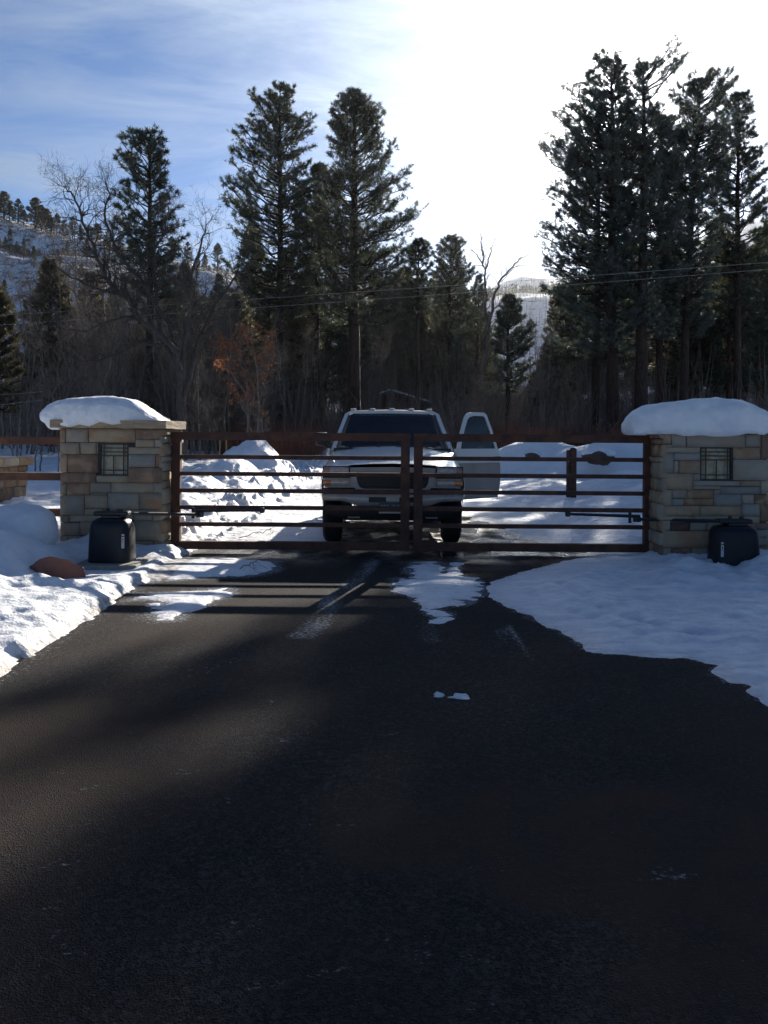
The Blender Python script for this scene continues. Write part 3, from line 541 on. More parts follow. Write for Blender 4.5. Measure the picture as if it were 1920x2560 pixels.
def pine_data(seed, H, tr, zb, prof, nbr, dens=1.0, nn=14, ln=0.20, wd=0.026, fork=None, thin_top=0.0, lean=0.0):
    """prof: (z, left, right) half widths in metres, trunk centre at x = 0. Returns trunk and crown arrays."""
    r = np.random.default_rng(seed)
    pz = np.array([p[0] for p in prof]); pl = np.array([p[1] for p in prof]); pr = np.array([p[2] for p in prof])
    o = np.argsort(pz); pz, pl, pr = pz[o], pl[o], pr[o]
    ns = 16; tz = np.linspace(-0.3, H, ns); wob = np.cumsum(r.normal(0, tr * .12, (ns, 2)), 0); wob -= wob[0]; wob *= 0.6
    tx = wob[:, 0] + lean * (tz / H) ** 2; ty = wob[:, 1]
    rad = tr * (1 - np.clip(tz / H, 0, 1)) ** 0.75 + 0.02; rad[0] *= 1.25
    TP = np.stack([tx, ty, tz], 1); segs = [tubes(TP[:-1], TP[1:], rad[:-1], rad[1:], 9)]
    bp0, bp1, br0, br1 = [], [], [], []; tp, td = [], []
    zz = zb + (H - zb) * (r.uniform(0, 1, nbr) ** 0.8); zz.sort()
    for i, z in enumerate(zz):
        az = i * 2.39996 + r.normal(0, .5); c = math.cos(az); wl, wr = np.interp(z, pz, pl), np.interp(z, pz, pr)
        wside = wl if c < 0 else wr; wd_ = abs(c) * wside + (1 - abs(c)) * (wl + wr) * 0.5
        L_ = wd_ * (0.66 + 0.36 * r.uniform() ** .6)
        if L_ < 0.12: L_ = 0.12
        f = (z - zb) / (H - zb); cx, cy = np.interp(z, tz, tx), np.interp(z, tz, ty)
        slope = -0.12 + 0.8 * f + r.normal(0, .1); curve = 0.34 - 0.1 * f
        k = 6; s_ = np.linspace(0, 1, k); bend = r.normal(0, .16)
        px = cx + L_ * s_ * math.cos(az) - bend * L_ * s_ ** 2 * math.sin(az); py = cy + L_ * s_ * math.sin(az) + bend * L_ * s_ ** 2 * math.cos(az); pz_ = z + L_ * (slope * s_ + curve * s_ ** 2)
        Q = np.stack([px, py, pz_], 1); Q[1:-1] += r.normal(0, .03 * L_ + .01, (k - 2, 3))
        r0 = min(tr * .33, 0.018 + 0.016 * L_); rr = r0 * (1 - s_ * .8)
        bp0.append(Q[:-1]); bp1.append(Q[1:]); br0.append(rr[:-1]); br1.append(rr[1:])
        if thin_top and f > 0.72 and r.uniform() < thin_top: 
            tp.append(Q[-2:]); td.append(np.repeat([[c * .5, 0, .8]], 2, 0)); continue
        m = max(6, int((5.5 + L_ * 6.0) * dens))
        s0 = r.uniform(0.22, 1.0, m) ** 0.8; B = np.stack([np.interp(s0, s_, Q[:, a]) for a in range(3)], 1)
        bd = np.array([math.cos(az), math.sin(az), slope + curve]); bd /= np.linalg.norm(bd); sd = np.array([-math.sin(az), math.cos(az), 0])
        sg = r.choice([-1, 1], m)[:, None] * r.uniform(.3, 1.0, (m, 1)); up_ = r.uniform(-.05, .65, (m, 1))
        tdv = bd * 0.65 + sd * sg + np.array([0, 0, 1.0]) * up_; tdv /= np.linalg.norm(tdv, axis=1, keepdims=True)
        tl = np.clip(L_ * r.uniform(.16, .36, (m, 1)) * (1.15 - .6 * s0[:, None]), .12, .95); E = B + tdv * tl
        bp0.append(B); bp1.append(E); br0.append(np.full(m, .014)); br1.append(np.full(m, .006))
        tp.append(E); td.append(tdv); tp.append(E - tdv * tl * .25 + r.normal(0, .04, (m, 3))); td.append(tdv)
        big = tl[:, 0] > .4
        if big.any():
            q = r.normal(0, .16, (big.sum(), 3)); tp.append(B[big] + tdv[big] * tl[big] * .8 + q); td.append(tdv[big])
        tp.append(Q[-1:]); td.append(bd[None])
    tp.append(np.array([[tx[-1], ty[-1], H - .05 * k_] for k_ in range(5)])); td.append(np.repeat([[0, 0, 1.0]], 5, 0))
    segs.append(tubes(np.concatenate(bp0), np.concatenate(bp1), np.concatenate(br0), np.concatenate(br1), 4))
    nV, nF = needles(np.concatenate(tp), np.concatenate(td), r, nn, ln, wd)
    V_, F_, o_ = [], [], 0
    for a, b in segs: V_.append(a); F_.append(b + o_); o_ += len(a)
    return (np.concatenate(V_), np.concatenate(F_)), (nV, nF)
def make_pine(name, label, loc, data, bark, ndl, rz=0.0, group=None):
    t = thing(name, label, 'pine tree', loc, rz, group)
    link('trunk', np_mesh('trunk', *data[0]), bark, t, smooth=True); link('crown', np_mesh('crown', *data[1]), ndl, t)
    return t
def pine_px(seed, u, Yd, apex, base_v, prof_px, tr, label, nbr=150, bark='bark', ndl='needle', zb_v=None, name='pine_tree', **k):
    x, _, z = P(u, apex, Yd); gz = float(base_z(np.array([x]), np.array([float(Yd)]))[0]) + 0.1
    H = z - gz; pf = []
    for v, ul, ur in prof_px:
        pf.append((P(u, v, Yd)[2] - gz, max(.1, (u - ul) / FP * Yd), max(.1, (ur - u) / FP * Yd)))
    pf.append((H, .15, .15))
    return make_pine(name, label, (x, Yd, gz), pine_data(seed, H, tr, P(u, base_v, Yd)[2] - gz, pf, nbr, **k), M[bark], M[ndl])

def bare_data(seed, limbs, depth=3, nchild=4, ln0=0.35, wr=0.004, crook=0.28, sides=4):
    """limbs: list of (points Nx3, r0, r1). Grows crooked twigs from them. Returns one tube mesh."""
    r = np.random.default_rng(seed); A0, A1, B0, B1 = [], [], [], []; cur = []
    for pts, r0, r1 in limbs:
        Q = np.array(pts, float); s_ = np.linspace(0, 1, len(Q)); k = max(8, len(Q) * 3); t_ = np.linspace(0, 1, k)
        Q = np.stack([np.interp(t_, s_, Q[:, a]) for a in range(3)], 1); Q[1:-1] += r.normal(0, r0 * .35 + .01, (k - 2, 3))
        rr = r0 + (r1 - r0) * t_; A0.append(Q[:-1]); A1.append(Q[1:]); B0.append(rr[:-1]); B1.append(rr[1:])
        tot = np.linalg.norm(np.diff(Q, axis=0), axis=1).sum(); cur.append((Q, rr, tot))
    base = (np.concatenate(A0), np.concatenate(A1), np.concatenate(B0), np.concatenate(B1)); out = [tubes(*base, 7)]
    src = []
    for Q, rr, tot in cur:
        n = int(nchild * 1.6 * max(1, tot)); i = r.integers(max(1, len(Q) // 4), len(Q), n)
        d = Q[i] - Q[i - 1]; d /= np.linalg.norm(d, axis=1, keepdims=True) + 1e-9
        src.append((Q[i], d, rr[i] * .45, np.full(n, ln0) * r.uniform(.6, 1.4, n)))
    p, d, rad, ln = [np.concatenate([s_[k] for s_ in src]) for k in range(4)]
    tips = []
    for lv in range(depth):
        n = len(p); q = r.normal(0, 1, (n, 3)); q -= (q * d).sum(1, keepdims=True) * d; q /= np.linalg.norm(q, axis=1, keepdims=True) + 1e-9
        dd = d * .55 + q * .75 + np.array([0, 0, .22]); dd /= np.linalg.norm(dd, axis=1, keepdims=True)
        k = 4; pp = p; rad = np.maximum(rad, wr); nodes = [p]; dirs = []
        S0, S1, T0, T1 = [], [], [], []
        for j in range(k):
            dd = dd + r.normal(0, crook, (n, 3)) + np.array([0, 0, .04]); dd /= np.linalg.norm(dd, axis=1, keepdims=True)
            e = pp + dd * (ln / k)[:, None]; S0.append(pp); S1.append(e); T0.append(rad * (1 - .18 * j)); T1.append(rad * (1 - .18 * (j + 1))); pp = e; nodes.append(e); dirs.append(dd)
        out.append(tubes(np.concatenate(S0), np.concatenate(S1), np.concatenate(T0), np.concatenate(T1), sides if lv == 0 else 3))
        tips.append(pp)
        if lv < depth - 1:
            np_, nd, nr, nl = [], [], [], []
            for c in range(nchild):
                j = r.integers(1, k + 1, n); NN = np.stack(nodes, 0)[j, np.arange(n)]; DD = np.stack(dirs, 0)[j - 1, np.arange(n)]
                np_.append(NN); nd.append(DD); nr.append(rad * .5); nl.append(ln * r.uniform(.4, .75, n))
            p, d, rad, ln = np.concatenate(np_), np.concatenate(nd), np.concatenate(nr), np.concatenate(nl)
    V_, F_, o_ = [], [], 0
    for a, b in out: V_.append(a); F_.append(b + o_); o_ += len(a)
    return np.concatenate(V_), np.concatenate(F_), np.concatenate(tips)
def leaf_mesh(tips, r, n, size):
    k = r.integers(0, len(tips), n); c = tips[k] + r.normal(0, .05, (n, 3)); a = r.normal(0, 1, (n, 3)); a /= np.linalg.norm(a, axis=1, keepdims=True)
    b = np.cross(a, r.normal(0, 1, (n, 3))); b /= np.linalg.norm(b, axis=1, keepdims=True); s_ = size * r.uniform(.6, 1.3, (n, 1))
    V_ = np.stack([c - a * s_, c + b * s_ * .5, c + a * s_, c - b * s_ * .5], 1).reshape(-1, 3)
    return V_, np.arange(n * 4, dtype=np.int32).reshape(-1, 4)

# ------------------------------------------------------------------ the named pines
pine_px(11, 700, 48, 222, 800, [(234, 675, 722), (270, 663, 739), (300, 650, 742), (343, 596, 757), (368, 600, 786), (415, 604, 775), (455, 576, 770), (495, 583, 775), (524, 543, 790), (578, 552, 800), (632, 555, 790), (760, 600, 790)], 0.27,
        'tall straight pine, left one of the two tallest pines behind the truck', nbr=190)
pine_px(12, 888, 43, 235, 820, [(245, 872, 898), (263, 851, 912), (288, 845, 929), (321, 835, 948), (361, 806, 970), (411, 813, 976), (448, 822, 972), (470, 812, 1032), (500, 800, 1020), (530, 790, 1030), (560, 780, 1050), (620, 780, 1055), (760, 790, 1010)], 0.36,
        'tall pine with a broad skirt of branches reaching right, above the truck', nbr=230)
pine_px(13, 792, 50, 418, 830, [(440, 770, 815), (480, 745, 845), (540, 735, 865), (620, 715, 870), (760, 715, 880)], 0.22, 'mid-height dark pine squeezed between the two tallest pines', nbr=150)
pine_px(14, 1046, 47, 606, 790, [(620, 1030, 1062), (650, 1012, 1080), (700, 1005, 1090), (780, 1010, 1085)], 0.12, 'small pine at the right skirt of the broad tall pine', nbr=70)
pine_px(15, 1126, 60, 598, 860, [(610, 1108, 1151), (640, 1086, 1164), (670, 1084, 1168), (716, 1075, 1193), (800, 1072, 1195)], 0.2, 'round-topped pine standing alone left of the leafless forked tree', nbr=130)
pine_px(16, 1271, 50, 746, 980, [(776, 1252, 1301), (821, 1241, 1316), (866, 1230, 1343), (940, 1225, 1345)], 0.16, 'short dense green pine in the gap below the distant mountain', nbr=130, ndl='needle_blue')
pine_px(17, 1540, 45, 150, 900, [(168, 1505, 1560), (185, 1478, 1565), (201, 1466, 1576), (250, 1472, 1590), (290, 1458, 1600), (317, 1412, 1600), (350, 1411, 1610), (372, 1403, 1610), (387, 1394, 1610), (408, 1366, 1610), (455, 1360, 1620), (530, 1386, 1620), (571, 1368, 1620), (623, 1392, 1620), (653, 1364, 1620), (720, 1358, 1620), (850, 1388, 1610)], 0.34,
        'tallest pine on the right, its left side a ragged dark wall of branches', nbr=245, ndl='needle_blue')
pine_px(18, 1606, 44, 165, 860, [(180, 1590, 1640), (195, 1575, 1690), (215, 1570, 1735), (250, 1560, 1700), (300, 1545, 1660), (400, 1530, 1690), (500, 1520, 1720), (700, 1510, 1720), (840, 1530, 1700)], 0.36,
        'tall pine with a thin ragged top of bare limbs in the right cluster', nbr=200, thin_top=0.45, ndl='needle_blue')
pine_px(19, 1712, 46, 210, 860, [(205, 1700, 1765), (231, 1678, 1775), (279, 1645, 1798), (330, 1640, 1785), (384, 1625, 1815), (480, 1620, 1815), (600, 1610, 1815), (800, 1640, 1790)], 0.24,
        'pine with a blunt leaning top at the right of the dense right cluster', nbr=230, lean=0.9, ndl='needle_blue')
pine_px(20, 1848, 50, 240, 840, [(272, 1819, 1879), (324, 1792, 1883), (384, 1790, 1894), (436, 1758, 1913), (490, 1750, 1918), (548, 1752, 1930), (650, 1760, 1930), (780, 1780, 1915)], 0.25,
        'slender pine standing clear at the far right, trunk visible', nbr=185)
pine_px(21, 1965, 54, 420, 860, [(480, 1930, 2000), (600, 1895, 2030), (760, 1880, 2050)], 0.25, 'pine cut by the right edge of the photo', nbr=130)
pine_px(22, 1494, 48, 290, 900, [(330, 1465, 1520), (420, 1430, 1550), (560, 1410, 1570), (700, 1400, 1580), (880, 1410, 1570)], 0.24, 'dense pine tucked in front of the tallest right-hand pine', nbr=140, ndl='needle_blue')
pine_px(23, 1650, 50, 300, 880, [(350, 1605, 1705), (420, 1590, 1740), (500, 1580, 1740), (700, 1570, 1740), (860, 1590, 1730)], 0.24, 'dark pine filling the middle of the right cluster', nbr=170, ndl='needle_blue')
pine_px(24, 378, 38, 330, 820, [(345, 362, 396), (375, 330, 412), (405, 312, 420), (442, 280, 422), (480, 285, 425), (520, 290, 445), (560, 270, 465), (640, 285, 470), (780, 300, 460)], 0.2,
        'ragged-topped pine rising out of the bare oaks on the left', nbr=125, dens=.8, ndl='needle')
pine_px(25, 124, 42, 655, 1000, [(690, 105, 145), (740, 88, 165), (840, 50, 195), (960, 45, 205)], 0.17, 'brownish conical conifer against the snowy hillside', nbr=170, ndl='needle_dry')
pine_px(26, 228, 46, 690, 1010, [(720, 210, 250), (800, 185, 275), (940, 170, 290)], 0.16, 'olive conifer behind the bare oak, right of the brownish conical one', nbr=140, ndl='needle_dry')
pine_px(27, -12, 36, 730, 1030, [(780, -40, 25), (900, -70, 50), (1000, -80, 60)], 0.16, 'bushy conifer cut by the left edge of the photo', nbr=150, ndl='needle_dry')
pine_px(28, 1400, 64, 720, 960, [(760, 1375, 1425), (860, 1355, 1440), (940, 1350, 1440)], 0.18, 'olive-green pine low at the left foot of the right cluster', nbr=110, ndl='needle_dry')
pine_px(29, 1790, 62, 560, 930, [(600, 1760, 1820), (720, 1740, 1840), (900, 1745, 1840)], 0.2, 'yellow-green pine left of the slender far-right pine', nbr=120, ndl='needle_dry')

# ------------------------------------------------------------------ forest fill: copies of a few trees
protos = []
for k, (H, wd_, nd, bk) in enumerate(((13, 2.1, 'needle', 'bark'), (16, 2.5, 'needle_blue', 'bark'), (10, 1.9, 'needle_dry', 'bark'), (18, 2.2, 'needle', 'bark_red'), (12, 1.7, 'needle_blue', 'bark'))):
    pf = [(H * .22, wd_ * .8, wd_ * .9), (H * .4, wd_, wd_), (H * .65, wd_ * .8, wd_ * .75), (H * .85, wd_ * .45, wd_ * .4), (H, .15, .15)]
    protos.append((H, pine_data(60 + k, H, 0.13 + .008 * H, H * .25, pf, 120, dens=.9, nn=9, ln=.3, wd=.045), nd, bk))
pm_ = [[(np_mesh('trunk', *d[0])), (np_mesh('crown', *d[1]))] for _, d, _, _ in protos]
for (tm, cm), (_, _, nd, bk) in zip(pm_, protos): tm.materials.append(M[bk]); cm.materials.append(M[nd]); tm.shade_smooth()
rr_ = random.Random(5)
first = {}
def zone(x, y):
    u = 960 + x / y * FP
    return 'left of the big leafless oak' if u < 430 else 'between the leafless oak and the truck' if u < 900 else 'between truck and distant slope' if u < 1240 else 'behind the tall right-hand pines'
KIND = ('dark green', 'blue-green', 'olive-brown', 'red-trunked', 'slim blue-green')
def forest_pine(k, x, y, s, label, group, z=None):
    H = protos[k][0]
    if z is None: z = float(base_z(np.array([x]), np.array([y]))[0]) + .1
    t = thing('pine_tree', label, 'pine tree', (x, y, z), rr_.uniform(0, 6.28), group); t.scale = (s, s, s * rr_.uniform(.92, 1.08))
    link('trunk', pm_[k][0], None, t); link('crown', pm_[k][1], None, t); return t
def top_v(u):   # how high the mid wood may reach in the photo
    return np.interp(u, [-200, 0, 200, 330, 480, 560, 700, 1000, 1050, 1200, 1230, 1345, 1400, 1500, 1750, 2100], [860, 820, 760, 680, 640, 620, 560, 660, 660, 700, 960, 960, 700, 480, 600, 540])
cnt = 0
for row, (Yd, n) in enumerate(((56, 22), (66, 26), (80, 30), (98, 30))):
    for i in range(n):
        u = -120 + (2160 / n) * (i + rr_.uniform(.1, .9)); y = Yd + rr_.uniform(-5, 5); k = rr_.randrange(5)
        v = top_v(u) + rr_.uniform(0, 170); x, _, z = P(u, v, y)
        if y < 61 and 925 < u < 1100: continue
        if y < 90 and 1380 < u < 1600 and row < 2 and rr_.random() < .5: continue
        gz = float(base_z(np.array([x]), np.array([y]))[0]); s = max(.35, min(1.6, (z - gz) / protos[k][0]))
        forest_pine(k, x, y, s, KIND[k] + ' pine deep in the wood, ' + zone(x, y), KIND[k] + ' pines of the wood ' + zone(x, y)); cnt += 1
for i in range(22):
    u = 935 + 13.5 * i + rr_.uniform(-5, 5); y = rr_.uniform(62, 76); k = rr_.choice((2, 0, 2, 4)); v = (700 if u < 1080 else 745) + rr_.uniform(0, 120) + (170 if u > 1212 else 0); x, _, z = P(u, v, y); gz = float(base_z(np.array([x]), np.array([y]))[0])
    forest_pine(k, x, y, (z - gz) / protos[k][0], 'olive-brown pine in the wood behind the cabin and the truck', 'olive-brown pines behind the cabin')
# ridge and hillside conifers
for u, v, h in ((-6, 545, 60), (10, 548, 70), (24, 552, 50), (45, 556, 62), (60, 560, 44), (88, 565, 66), (103, 572, 60), (116, 578, 66), (128, 583, 50), (160, 590, 44), (222, 608, 50), (268, 618, 46), (142, 585, 52), (182, 600, 60), (205, 605, 44), (243, 615, 58), (300, 625, 50), (335, 630, 44), (430, 655, 70), (470, 665, 60), (545, 670, 60)):
    y = 292.0; x, _, z = P(u, v, y); k = rr_.choice((0, 2, 4)); z = float(lz(np.array([x]), np.array([y]))[0])
    vt = P(u, v - h, y)[2]; s = max(.4, 1.45 * (vt - z) / protos[k][0])
    t = forest_pine(k, x, y, s * .82, 'small pine standing on the skyline of the left hillside', 'pines along the ridge', z - 2.2); t.scale.x *= 1.5; t.scale.y *= 1.5
for i in range(90):
    u = rr_.uniform(-60, 640); t_ = rr_.uniform(.1, .92); y = 95 + 205 * t_; x = (u - 960) / FP * y; k = rr_.choice((0, 2, 4, 2)); z = float(lz(np.array([x]), np.array([y]))[0])
    forest_pine(k, x, y, rr_.uniform(.3, .62), 'small pine scattered on the snowy slope of the left hillside', 'pines on the hillside', z - .3)

# ------------------------------------------------------------------ bare trees
def px_limb(pts, Yd, r0, r1, dy=0.0):
    n = len(pts); return ([P(u, v, Yd + dy * i / max(1, n - 1)) for i, (u, v) in enumerate(pts)], r0, r1)
def bare_thing(name, label, cat, seed, limbs, mat='oak', leaves=None, **k):
    V_, F_, tips = bare_data(seed, limbs, **k); b = np.array(limbs[0][0][0]); V_ = V_ - b; tips = tips - b
    t = thing(name, label, cat, tuple(b)); link('trunk', np_mesh('trunk', V_, F_), M[mat], t)
    if leaves: link('crown', np_mesh('crown', *leaf_mesh(tips, np.random.default_rng(seed), *leaves)), M['orange_leaf'], t)
    return t
Y1 = 30
bare_thing('oak_tree', 'large leafless oak with crooked limbs leaning left over the hillside', 'oak tree', 1, [
    px_limb([(455, 1135), (452, 950), (440, 870), (345, 790), (300, 735), (262, 690), (230, 610), (205, 540), (185, 490), (165, 470)], Y1, .13, .018, -1.5),
    px_limb([(440, 900), (420, 800), (350, 700), (300, 645), (275, 590), (262, 530), (272, 490), (262, 450)], Y1, .10, .015, 1.5),
    px_limb([(450, 930), (400, 830), (385, 700), (390, 620), (420, 540), (425, 500)], Y1, .09, .012, 2),
    px_limb([(455, 900), (475, 780), (480, 680), (510, 600), (515, 545)], Y1, .09, .012, -1),
    px_limb([(455, 1000), (500, 850), (540, 760), (590, 690), (600, 640)], Y1, .09, .012, 1),
    px_limb([(300, 735), (240, 720), (170, 690), (110, 640)], Y1 - .8, .05, .01, -.5), px_limb([(345, 790), (280, 800), (210, 830), (150, 820)], Y1 - .5, .05, .01, -.5),
    px_limb([(185, 510), (160, 490), (160, 465)], Y1 - 1.3, .02, .008), px_limb([(440, 860), (330, 860), (260, 900), (200, 905)], Y1, .06, .01, 1)], mat='dark_oak', depth=3, nchild=4, ln0=.75, crook=.34)
bare_thing('forked_tree', 'pale leafless tree with a forked crown against the bright sky', 'tree', 2, [
    px_limb([(1200, 1090), (1205, 950), (1216, 850), (1216, 760), (1214, 719), (1212, 671), (1208, 649), (1205, 610), (1203, 577)], 55, .13, .015),
    px_limb([(1212, 671), (1198, 645), (1187, 631), (1169, 616)], 55, .05, .012), px_limb([(1212, 675), (1223, 640), (1232, 610), (1241, 592)], 55, .06, .012),
    px_limb([(1190, 1085), (1198, 900), (1205, 760), (1220, 690)], 55.5, .06, .02)], depth=2, nchild=2, ln0=1.1, crook=.16)
bare_thing('leaning_tree', 'dead tree leaning right with a long bare arching limb', 'tree', 3, [
    px_limb([(1205, 1090), (1212, 900), (1223, 797), (1235, 743), (1253, 704), (1277, 671), (1301, 649), (1334, 627)], 53, .14, .015), px_limb([(1253, 704), (1285, 668), (1310, 662), (1322, 665)], 53, .03, .01)], depth=2, nchild=1, ln0=.9, crook=.15)
bare_thing('oak_tree', 'small oak still holding clusters of dry orange leaves', 'oak tree', 4, [
    px_limb([(620, 1130), (622, 1000), (610, 930), (592, 880), (600, 840)], 31, .05, .01), px_limb([(622, 1040), (650, 940), (655, 860)], 31, .035, .01), px_limb([(622, 1000), (580, 930), (560, 870)], 31, .035, .01),
    px_limb([(660, 1130), (655, 1040), (640, 980), (648, 900)], 31.5, .03, .01)], depth=3, nchild=3, ln0=.5, leaves=(1900, .06))
# thickets of leafless scrub oak: several plants, copied
bp = []
for k in range(5):
    r = np.random.default_rng(200 + k); limbs = []
    for j in range(5):
        a = r.uniform(0, 6.28); h = r.uniform(3.0, 6.5); sp = r.uniform(.4, 1.6); x0, y0 = r.normal(0, .25, 2)
        q = np.array([[x0, y0, -.2], [x0 + sp * .25 * math.cos(a), y0 + sp * .25 * math.sin(a), h * .35], [x0 + sp * .6 * math.cos(a + .4), y0 + sp * .6 * math.sin(a + .4), h * .7], [x0 + sp * math.cos(a), y0 + sp * math.sin(a), h]])
        limbs.append((q, r.uniform(.035, .075), .01))
    V_, F_, tips = bare_data(300 + k, limbs, depth=3, nchild=3, ln0=.7, crook=.3, wr=.006); me = np_mesh('bare_shrub', V_, F_); me.materials.append(M['twig'] if k % 2 else M['oak']); bp.append(me)
def scrub(k, x, y, s, label, group):
    o = bpy.data.objects.new('bare_tree', bp[k]); C.objects.link(o); o.location = (x, y, float(base_z(np.array([x]), np.array([y]))[0])); o.rotation_euler = (0, 0, rr_.uniform(0, 6.28)); o.scale = (s, s, s * rr_.uniform(.85, 1.15)); tag(o, label, 'bare tree', group)
for Yd, n, u0, u1, s0 in ((62, 12, 930, 1200, 1.55), (44, 9, 100, 640, 1.4), (40, 11, 110, 570, 1.65), (34, 9, 20, 660, 1.0), (42, 12, -60, 760, 1.1), (52, 14, -100, 1000, 1.15), (48, 9, 1080, 1420, .85), (58, 14, 1000, 1960, .95), (68, 16, 600, 2000, 1.0)):
    for i in range(n):
        u = u0 + (u1 - u0) * (i + rr_.uniform(.1, .9)) / n; y = Yd + rr_.uniform(-3, 3); x = (u - 960) / FP * y
        if y < 59 and 940 < u < 1085: continue
        k_ = rr_.randrange(5); far_ = 'in front of the wood' if y < 47 else 'deep in the wood'; scrub(k_, x, y, s0 * rr_.uniform(.7, 1.15), 'leafless scrub tree ' + far_ + ', ' + zone(x, y), 'leafless scrub trees ' + far_ + ', ' + zone(x, y))

# brush: countless stems
def brush(name, label, mat, n, ur, yr, h, seed, wd=.006, lean=.25, zfun=None):
    r = np.random.default_rng(seed); u = r.uniform(*ur, n); y = r.uniform(yr[0] ** .5, yr[1] ** .5, n) ** 2; x = (u - 960) / FP * y
    cl_ = vn(x * .35, y * .2, seed) > .38; x, y = x[cl_], y[cl_]; n = len(x); z = base_z(x, y) if zfun is None else zfun(x, y); hh = h * r.uniform(.3, 1.0, n)
    p0 = np.stack([x, y, z - .1], 1); d1 = np.stack([r.normal(0, lean, n), r.normal(0, lean, n), np.ones(n)], 1); p1 = p0 + d1 * (hh * .5)[:, None]; d2 = d1 + r.normal(0, lean, (n, 3)); p2 = p1 + d2 * (hh * .5)[:, None]
    p3 = p1 + (d1 + r.normal(0, lean * 1.8, (n, 3))) * (hh * .4)[:, None]
    sc_ = (y / 35) * wd
    V_, F_ = tubes(np.concatenate([p0, p1, p1]), np.concatenate([p1, p2, p3]), np.concatenate([sc_, sc_ * .7, sc_ * .6]), np.concatenate([sc_ * .7, sc_ * .3, sc_ * .3]), 3)
    return tag(link(name, np_mesh(name, V_, F_), M[mat]), label, kind='stuff')
brush('red_brush', 'reddish willow brush at the foot of the wood', 'red_brush', 9000, (560, 1760), (42, 75), 2.0, 1)
brush('willow_brush', 'rust-red willow thicket right of the truck door and beside the snow heaps', 'red_brush', 5200, (1225, 1570), (36, 46), 1.75, 11, wd=.008)
brush('willow_brush', 'rust-red willow thicket at the foot of the pines left of the truck', 'red_brush', 3000, (560, 800), (34, 44), 1.7, 12, wd=.008)
brush('undergrowth', 'tangle of grey-brown winter undergrowth in the wood', 'twig', 16000, (-150, 2050), (40, 100), 3.4, 2, wd=.010)
brush('tall_undergrowth', 'haze of thin bare saplings between the trunks', 'oak', 9000, (-150, 2050), (48, 110), 6.5, 3, wd=.014, lean=.12)
brush('hillside_brush', 'grey scrub dotting the snowy hillside', 'twig', 18000, (-200, 760), (100, 292), 2.1, 4, wd=.011, lean=.55, zfun=lz)
scatter_sticks('burnt_trunks', 'burnt bare tree trunks standing all over the far snow slope', nz_, (0, 330), (270, 510), 3600, 10, .14, M['dark'], 5)
scatter_sticks('ridge_snags', 'thin burnt snags along the distant mountain', rz_, (60, 560), (600, 895), 900, 13, .11, M['dark'], 6)
r = np.random.default_rng(9); n = 420; x = r.uniform(40, 420, n); y = r.uniform(530, 600, n); z = np.maximum(rz_(x, np.maximum(y, 561)), 20); 
n = 260; u = r.uniform(1120, 1950, n); y = r.uniform(524, 540, n); x = (u - 960) / FP * y; z = nz_(x, y * 0 + 517)
q = np.repeat(np.stack([x, y, z], 1), 60, 0) + np.stack([r.normal(0, 1.2, n * 60), r.normal(0, 1.2, n * 60), r.uniform(-2, 9, n * 60)], 1)
tag(link('distant_conifers', np_mesh('distant_conifers', *needles(q, np.repeat([[0, 0, -.3]], len(q), 0), r, 3, 1.5, .5)), M['needle_blue']), 'band of dark conifers across the foot of the distant mountain', kind='stuff')

# saplings poking from the snow far left
for i, u in enumerate((30, 42, 50, 87, 102, 145)):
    y = 24.0; x, _, z = P(u, 1150, y); gz = ground_z(x, y)
    r = np.random.default_rng(400 + i); h = 1.6 + .5 * r.uniform()
    q = np.array([[0, 0, -.1], [.03, 0, h * .4], [r.normal(0, .1), 0, h * .75], [r.normal(0, .15), 0, h]])
    V_, F_, _t = bare_data(410 + i, [(q, .022, .008)], depth=2, nchild=3, ln0=.5, wr=.005)
    o = link('sapling', np_mesh('sapling', V_, F_), M['oak']); o.location = (x, y, gz); tag(o, 'thin dark sapling poking out of the snow behind the left rail fence', 'sapling', 'saplings behind the rail fence')

# ------------------------------------------------------------------ stonework
def stone_obj(parent, f, a0, a1, z0, z1, depth, mi, seed, proud):
    """f(a, d, z) -> point, a along the face, d outward; one rough-faced block"""
    r = np.random.default_rng(seed); na, nz2 = (5, 4); g = 0.004
    A = np.linspace(a0 + g, a1 - g, na); Zs = np.linspace(z0 + g, z1 - g, nz2); V_, F_ = [], []
    jit = min(a1 - a0, z1 - z0) * .05
    for j, z in enumerate(Zs):
        for i, a in enumerate(A):
            e = (i in (0, na - 1)) or (j in (0, nz2 - 1)); d = proud + (r.normal(0, .0065) if not e else -.006 + r.normal(0, .0015))
            V_.append(f(a + (r.normal(0, jit * .25) if i not in (0, na - 1) else r.uniform(-.5, 0.1) * jit * (1 if i else -1) * .3), d, z))
    nb = len(V_)
    ring = [(i, 0) for i in range(na)] + [(na - 1, j) for j in range(1, nz2)] + [(i, nz2 - 1) for i in range(na - 2, -1, -1)] + [(0, j) for j in range(nz2 - 2, 0, -1)]
    for i, j in ring: V_.append(f(A[i], -depth, Zs[j]))
    for j in range(nz2 - 1):
        for i in range(na - 1): F_.append((j * na + i, j * na + i + 1, (j + 1) * na + i + 1, (j + 1) * na + i))
    m = len(ring)
    for k in range(m):
        i, j = ring[k]; i2, j2 = ring[(k + 1) % m]; F_.append((j * na + i, nb + k, nb + (k + 1) % m, j2 * na + i2))
    me = np_mesh('stone', V_, np.array(F_)); b = bmesh.new(); b.from_mesh(me); bmesh.ops.recalc_face_normals(b, faces=b.faces); b.to_mesh(me); b.free()
    return link('stone', me, STONES[mi], parent)
